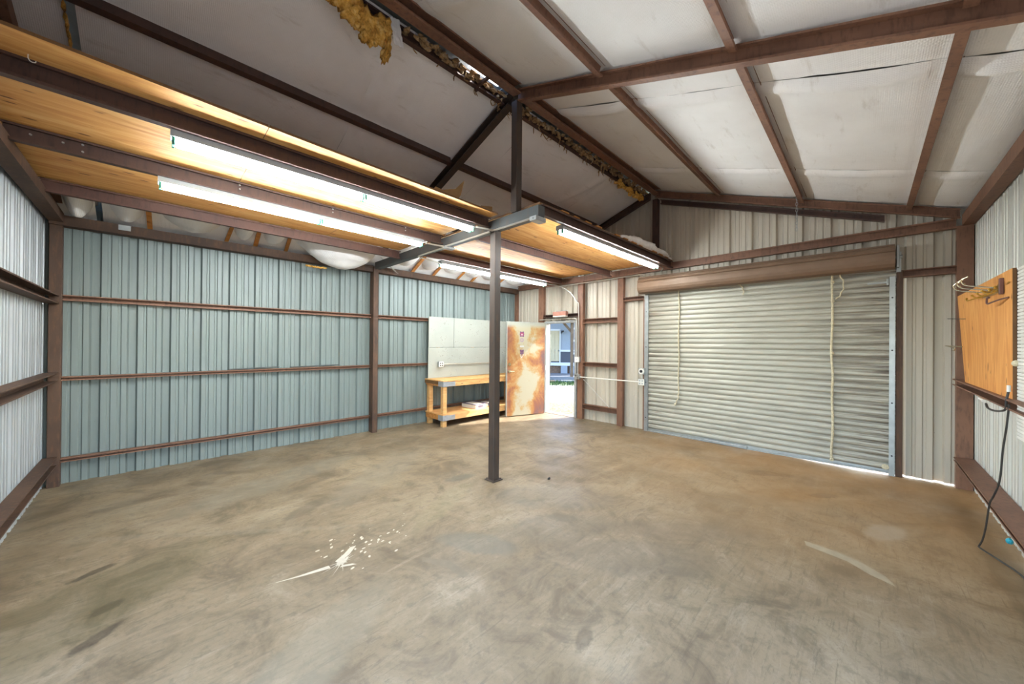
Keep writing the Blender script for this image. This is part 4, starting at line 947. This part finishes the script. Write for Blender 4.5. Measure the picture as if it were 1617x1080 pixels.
# ---------------------------------------------------------------- outside: porch of the neighbouring house
PX = 23.8 / 564.23
O = F * 23.8; O.z = 0
Rh = Vector((R.x, R.y, 0)).normalized(); Fh = Vector((F.x, F.y, 0)).normalized()
hang_ = math.radians(-4)
Rr = Rh * math.cos(hang_) + Fh * math.sin(hang_); Fr = -Rh * math.sin(hang_) + Fh * math.cos(hang_)
C0 = Fh * 23.8 + Rh * ((885 - 808.5) * PX)
def hp(u, v, d=0):
    k = 1 - 0 * d
    return C0 + Rr * ((u - 885) * PX) + Fr * d + Vector((0, 0, 1.6 + (541.2 - v) * PX))
def hbox(bm, u0, u1, v0, v1, d0, d1):
    c = [hp(u, v, d) for u in (u0, u1) for d in (d0, d1) for v in (v1, v0)]
    vs = [bm.verts.new(p) for p in c]
    for q in ((0, 1, 3, 2), (4, 6, 7, 5), (0, 4, 5, 1), (2, 3, 7, 6), (0, 2, 6, 4), (1, 5, 7, 3)): bm.faces.new([vs[i] for i in q])
    bmesh.ops.recalc_face_normals(bm, faces=bm.faces); return bm
hs = root('house', tuple(hp(885, 600)), 'blue-grey house with porch seen across the yard through the walk door', 'house')
def hpart(name, a, mat, par=hs, label=None):
    o = obj(name, hbox(B(), *a), mat, par)
    if label: o['label'] = label
    return o
hpart('upper_siding', (780, 990, 470, 552, 0, 3), 'house_blue'); hpart('lower_siding', (780, 990, 554, 572, -.03, 3), 'house_dark'); hpart('trim_band', (780, 990, 551, 554, -.06, 0), 'house_trim'); hpart('skirt_band', (780, 990, 571, 576, -.08, 0), 'house_trim')
hpart('roof', (770, 1000, 455, 472, -2.9, 3.4), 'brown_skirt')
for k in range(26):
    hpart('siding_board', (782 + k * 8, 789.6 + k * 8, 472, 551, -.015, 0), 'house_blue') if False else None
hpart('foundation', (780, 990, 576, 606, .1, 3), 'brown_skirt')
for a in ((886, 896), (900, 914)): hpart('skirt_panel', (a[0], a[1], 576, 589, -.06, .1), 'house_blue')
dr = hpart('front_door', (868.5, 883.5, 521, 569, -.06, .0), 'cream_door')
for u0, u1 in ((871, 875.3), (876.7, 881)):
    for v0, v1 in ((525, 528.5), (532, 545), (551, 566)): hpart('door_panel', (u0, u1, v0, v1, -.08, -.06), 'cream_door', dr)
for a in ((866.8, 868.5, 519, 571), (883.5, 885.2, 519, 571), (866.8, 885.2, 518.5, 521)): hpart('door_trim', (a[0], a[1], a[2], a[3], -.09, 0), 'house_trim')
wd = hpart('window', (903, 925, 516, 558, -.05, 0), 'house_trim')
for a in ((905.5, 922, 519, 535), (905.5, 922, 538, 555)): hpart('pane', (a[0], a[1], a[2], a[3], -.06, -.05), 'window_glass', wd)
hl = hpart('wall_lamp', (886.5, 887.6, 521.5, 525, -.25, 0), 'black_plastic'); hpart('lamp_head', (888, 889.8, 520.5, 523, -.22, 0), 'black_plastic', hl)
hpart('porch_deck', (862, 930, 588, 592, -2.6, .1), 'porch_deck'); hpart('porch_step', (872, 915, 592, 598, -3.1, -2.6), 'porch_deck'); hpart('porch_fascia', (862, 930, 592, 604, -2.6, -2.5), 'porch_deck')
hpart('porch_post', (861.5, 867, 500, 590, -2.5, -2.3), 'porch_wood'); hpart('porch_post', (895.5, 899.5, 500, 592, -2.5, -2.3), 'porch_wood')
bm = B(); p0 = hp(883, 511, -2.4); p1 = hp(896, 526, -2.4); prism(bm, rprof(.14, .14), p0, p1, Fr, Vector((0, 0, 1)).cross(Fr) * -.7 + Vector((0, 0, .7))); obj('post_brace', bm, 'porch_wood', hs)
hpart('porch_beam', (850, 940, 497, 509, -2.5, -2.35), 'porch_wood'); hpart('gutter', (866, 903, 508.5, 512, -2.75, -2.5), 'house_trim')
hpart('hand_rail', (866.5, 868.3, 528, 568, -2.3, -2.2), 'rail_cream')
hpart('porch_crate', (863, 873, 592, 598, -3.4, -3.0), 'brown_skirt')
# weeds along the far edge of the yard
bm = B(); random.seed(5)
for k in range(900):
    q = Fh * random.uniform(17.6, 20.4) + Rh * random.uniform(-1.0, 6.5); zz = gz(q.x, q.y); h = random.uniform(.05, .22)
    a = random.uniform(0, 6.28); w = Vector((math.cos(a), math.sin(a), 0)) * .03; tip = q + Vector((random.uniform(-.05, .05), random.uniform(-.05, .05), 0))
    bm.faces.new([bm.verts.new((q.x - w.x, q.y - w.y, zz)), bm.verts.new((q.x + w.x, q.y + w.y, zz)), bm.verts.new((tip.x, tip.y, zz + h))])
tag(obj('grass', bm, 'weeds'), 'green weeds at the foot of the porch across the yard', 'grass', kind='stuff')

# ---------------------------------------------------------------- families of alike things
GR = {'steel_post': 'steel wall and floor posts', 'loft_joist': 'steel joists under the loft', 'purlin': 'roof purlins', 'ridge_purlin': 'ridge purlins', 'rafter': 'roof rafters',
      'eave_beam': 'eave beams', 'tie_beam': 'tie beams', 'strip_lamp': 'fluorescent strip lamps', 'conduit': 'electrical conduits', 'outlet_box': 'electrical boxes',
      'pull_rope': 'pull ropes on the roll-up door', 'wire_hook': 'wire hooks on the plywood board', 'loft_deck': 'plywood loft decks', 'cardboard_scrap': 'cardboard scraps on the loft',
      'paper_carton': 'cartons on the bench shelf', 'metal_strip': 'thin strips on the middle girt', 'hanging_insulation': 'hanging insulation tufts'}
for o in bpy.data.objects:
    st_ = o.name.split('.')[0]
    if o.parent is None and 'category' in o and st_ in GR: o['group'] = GR[st_]
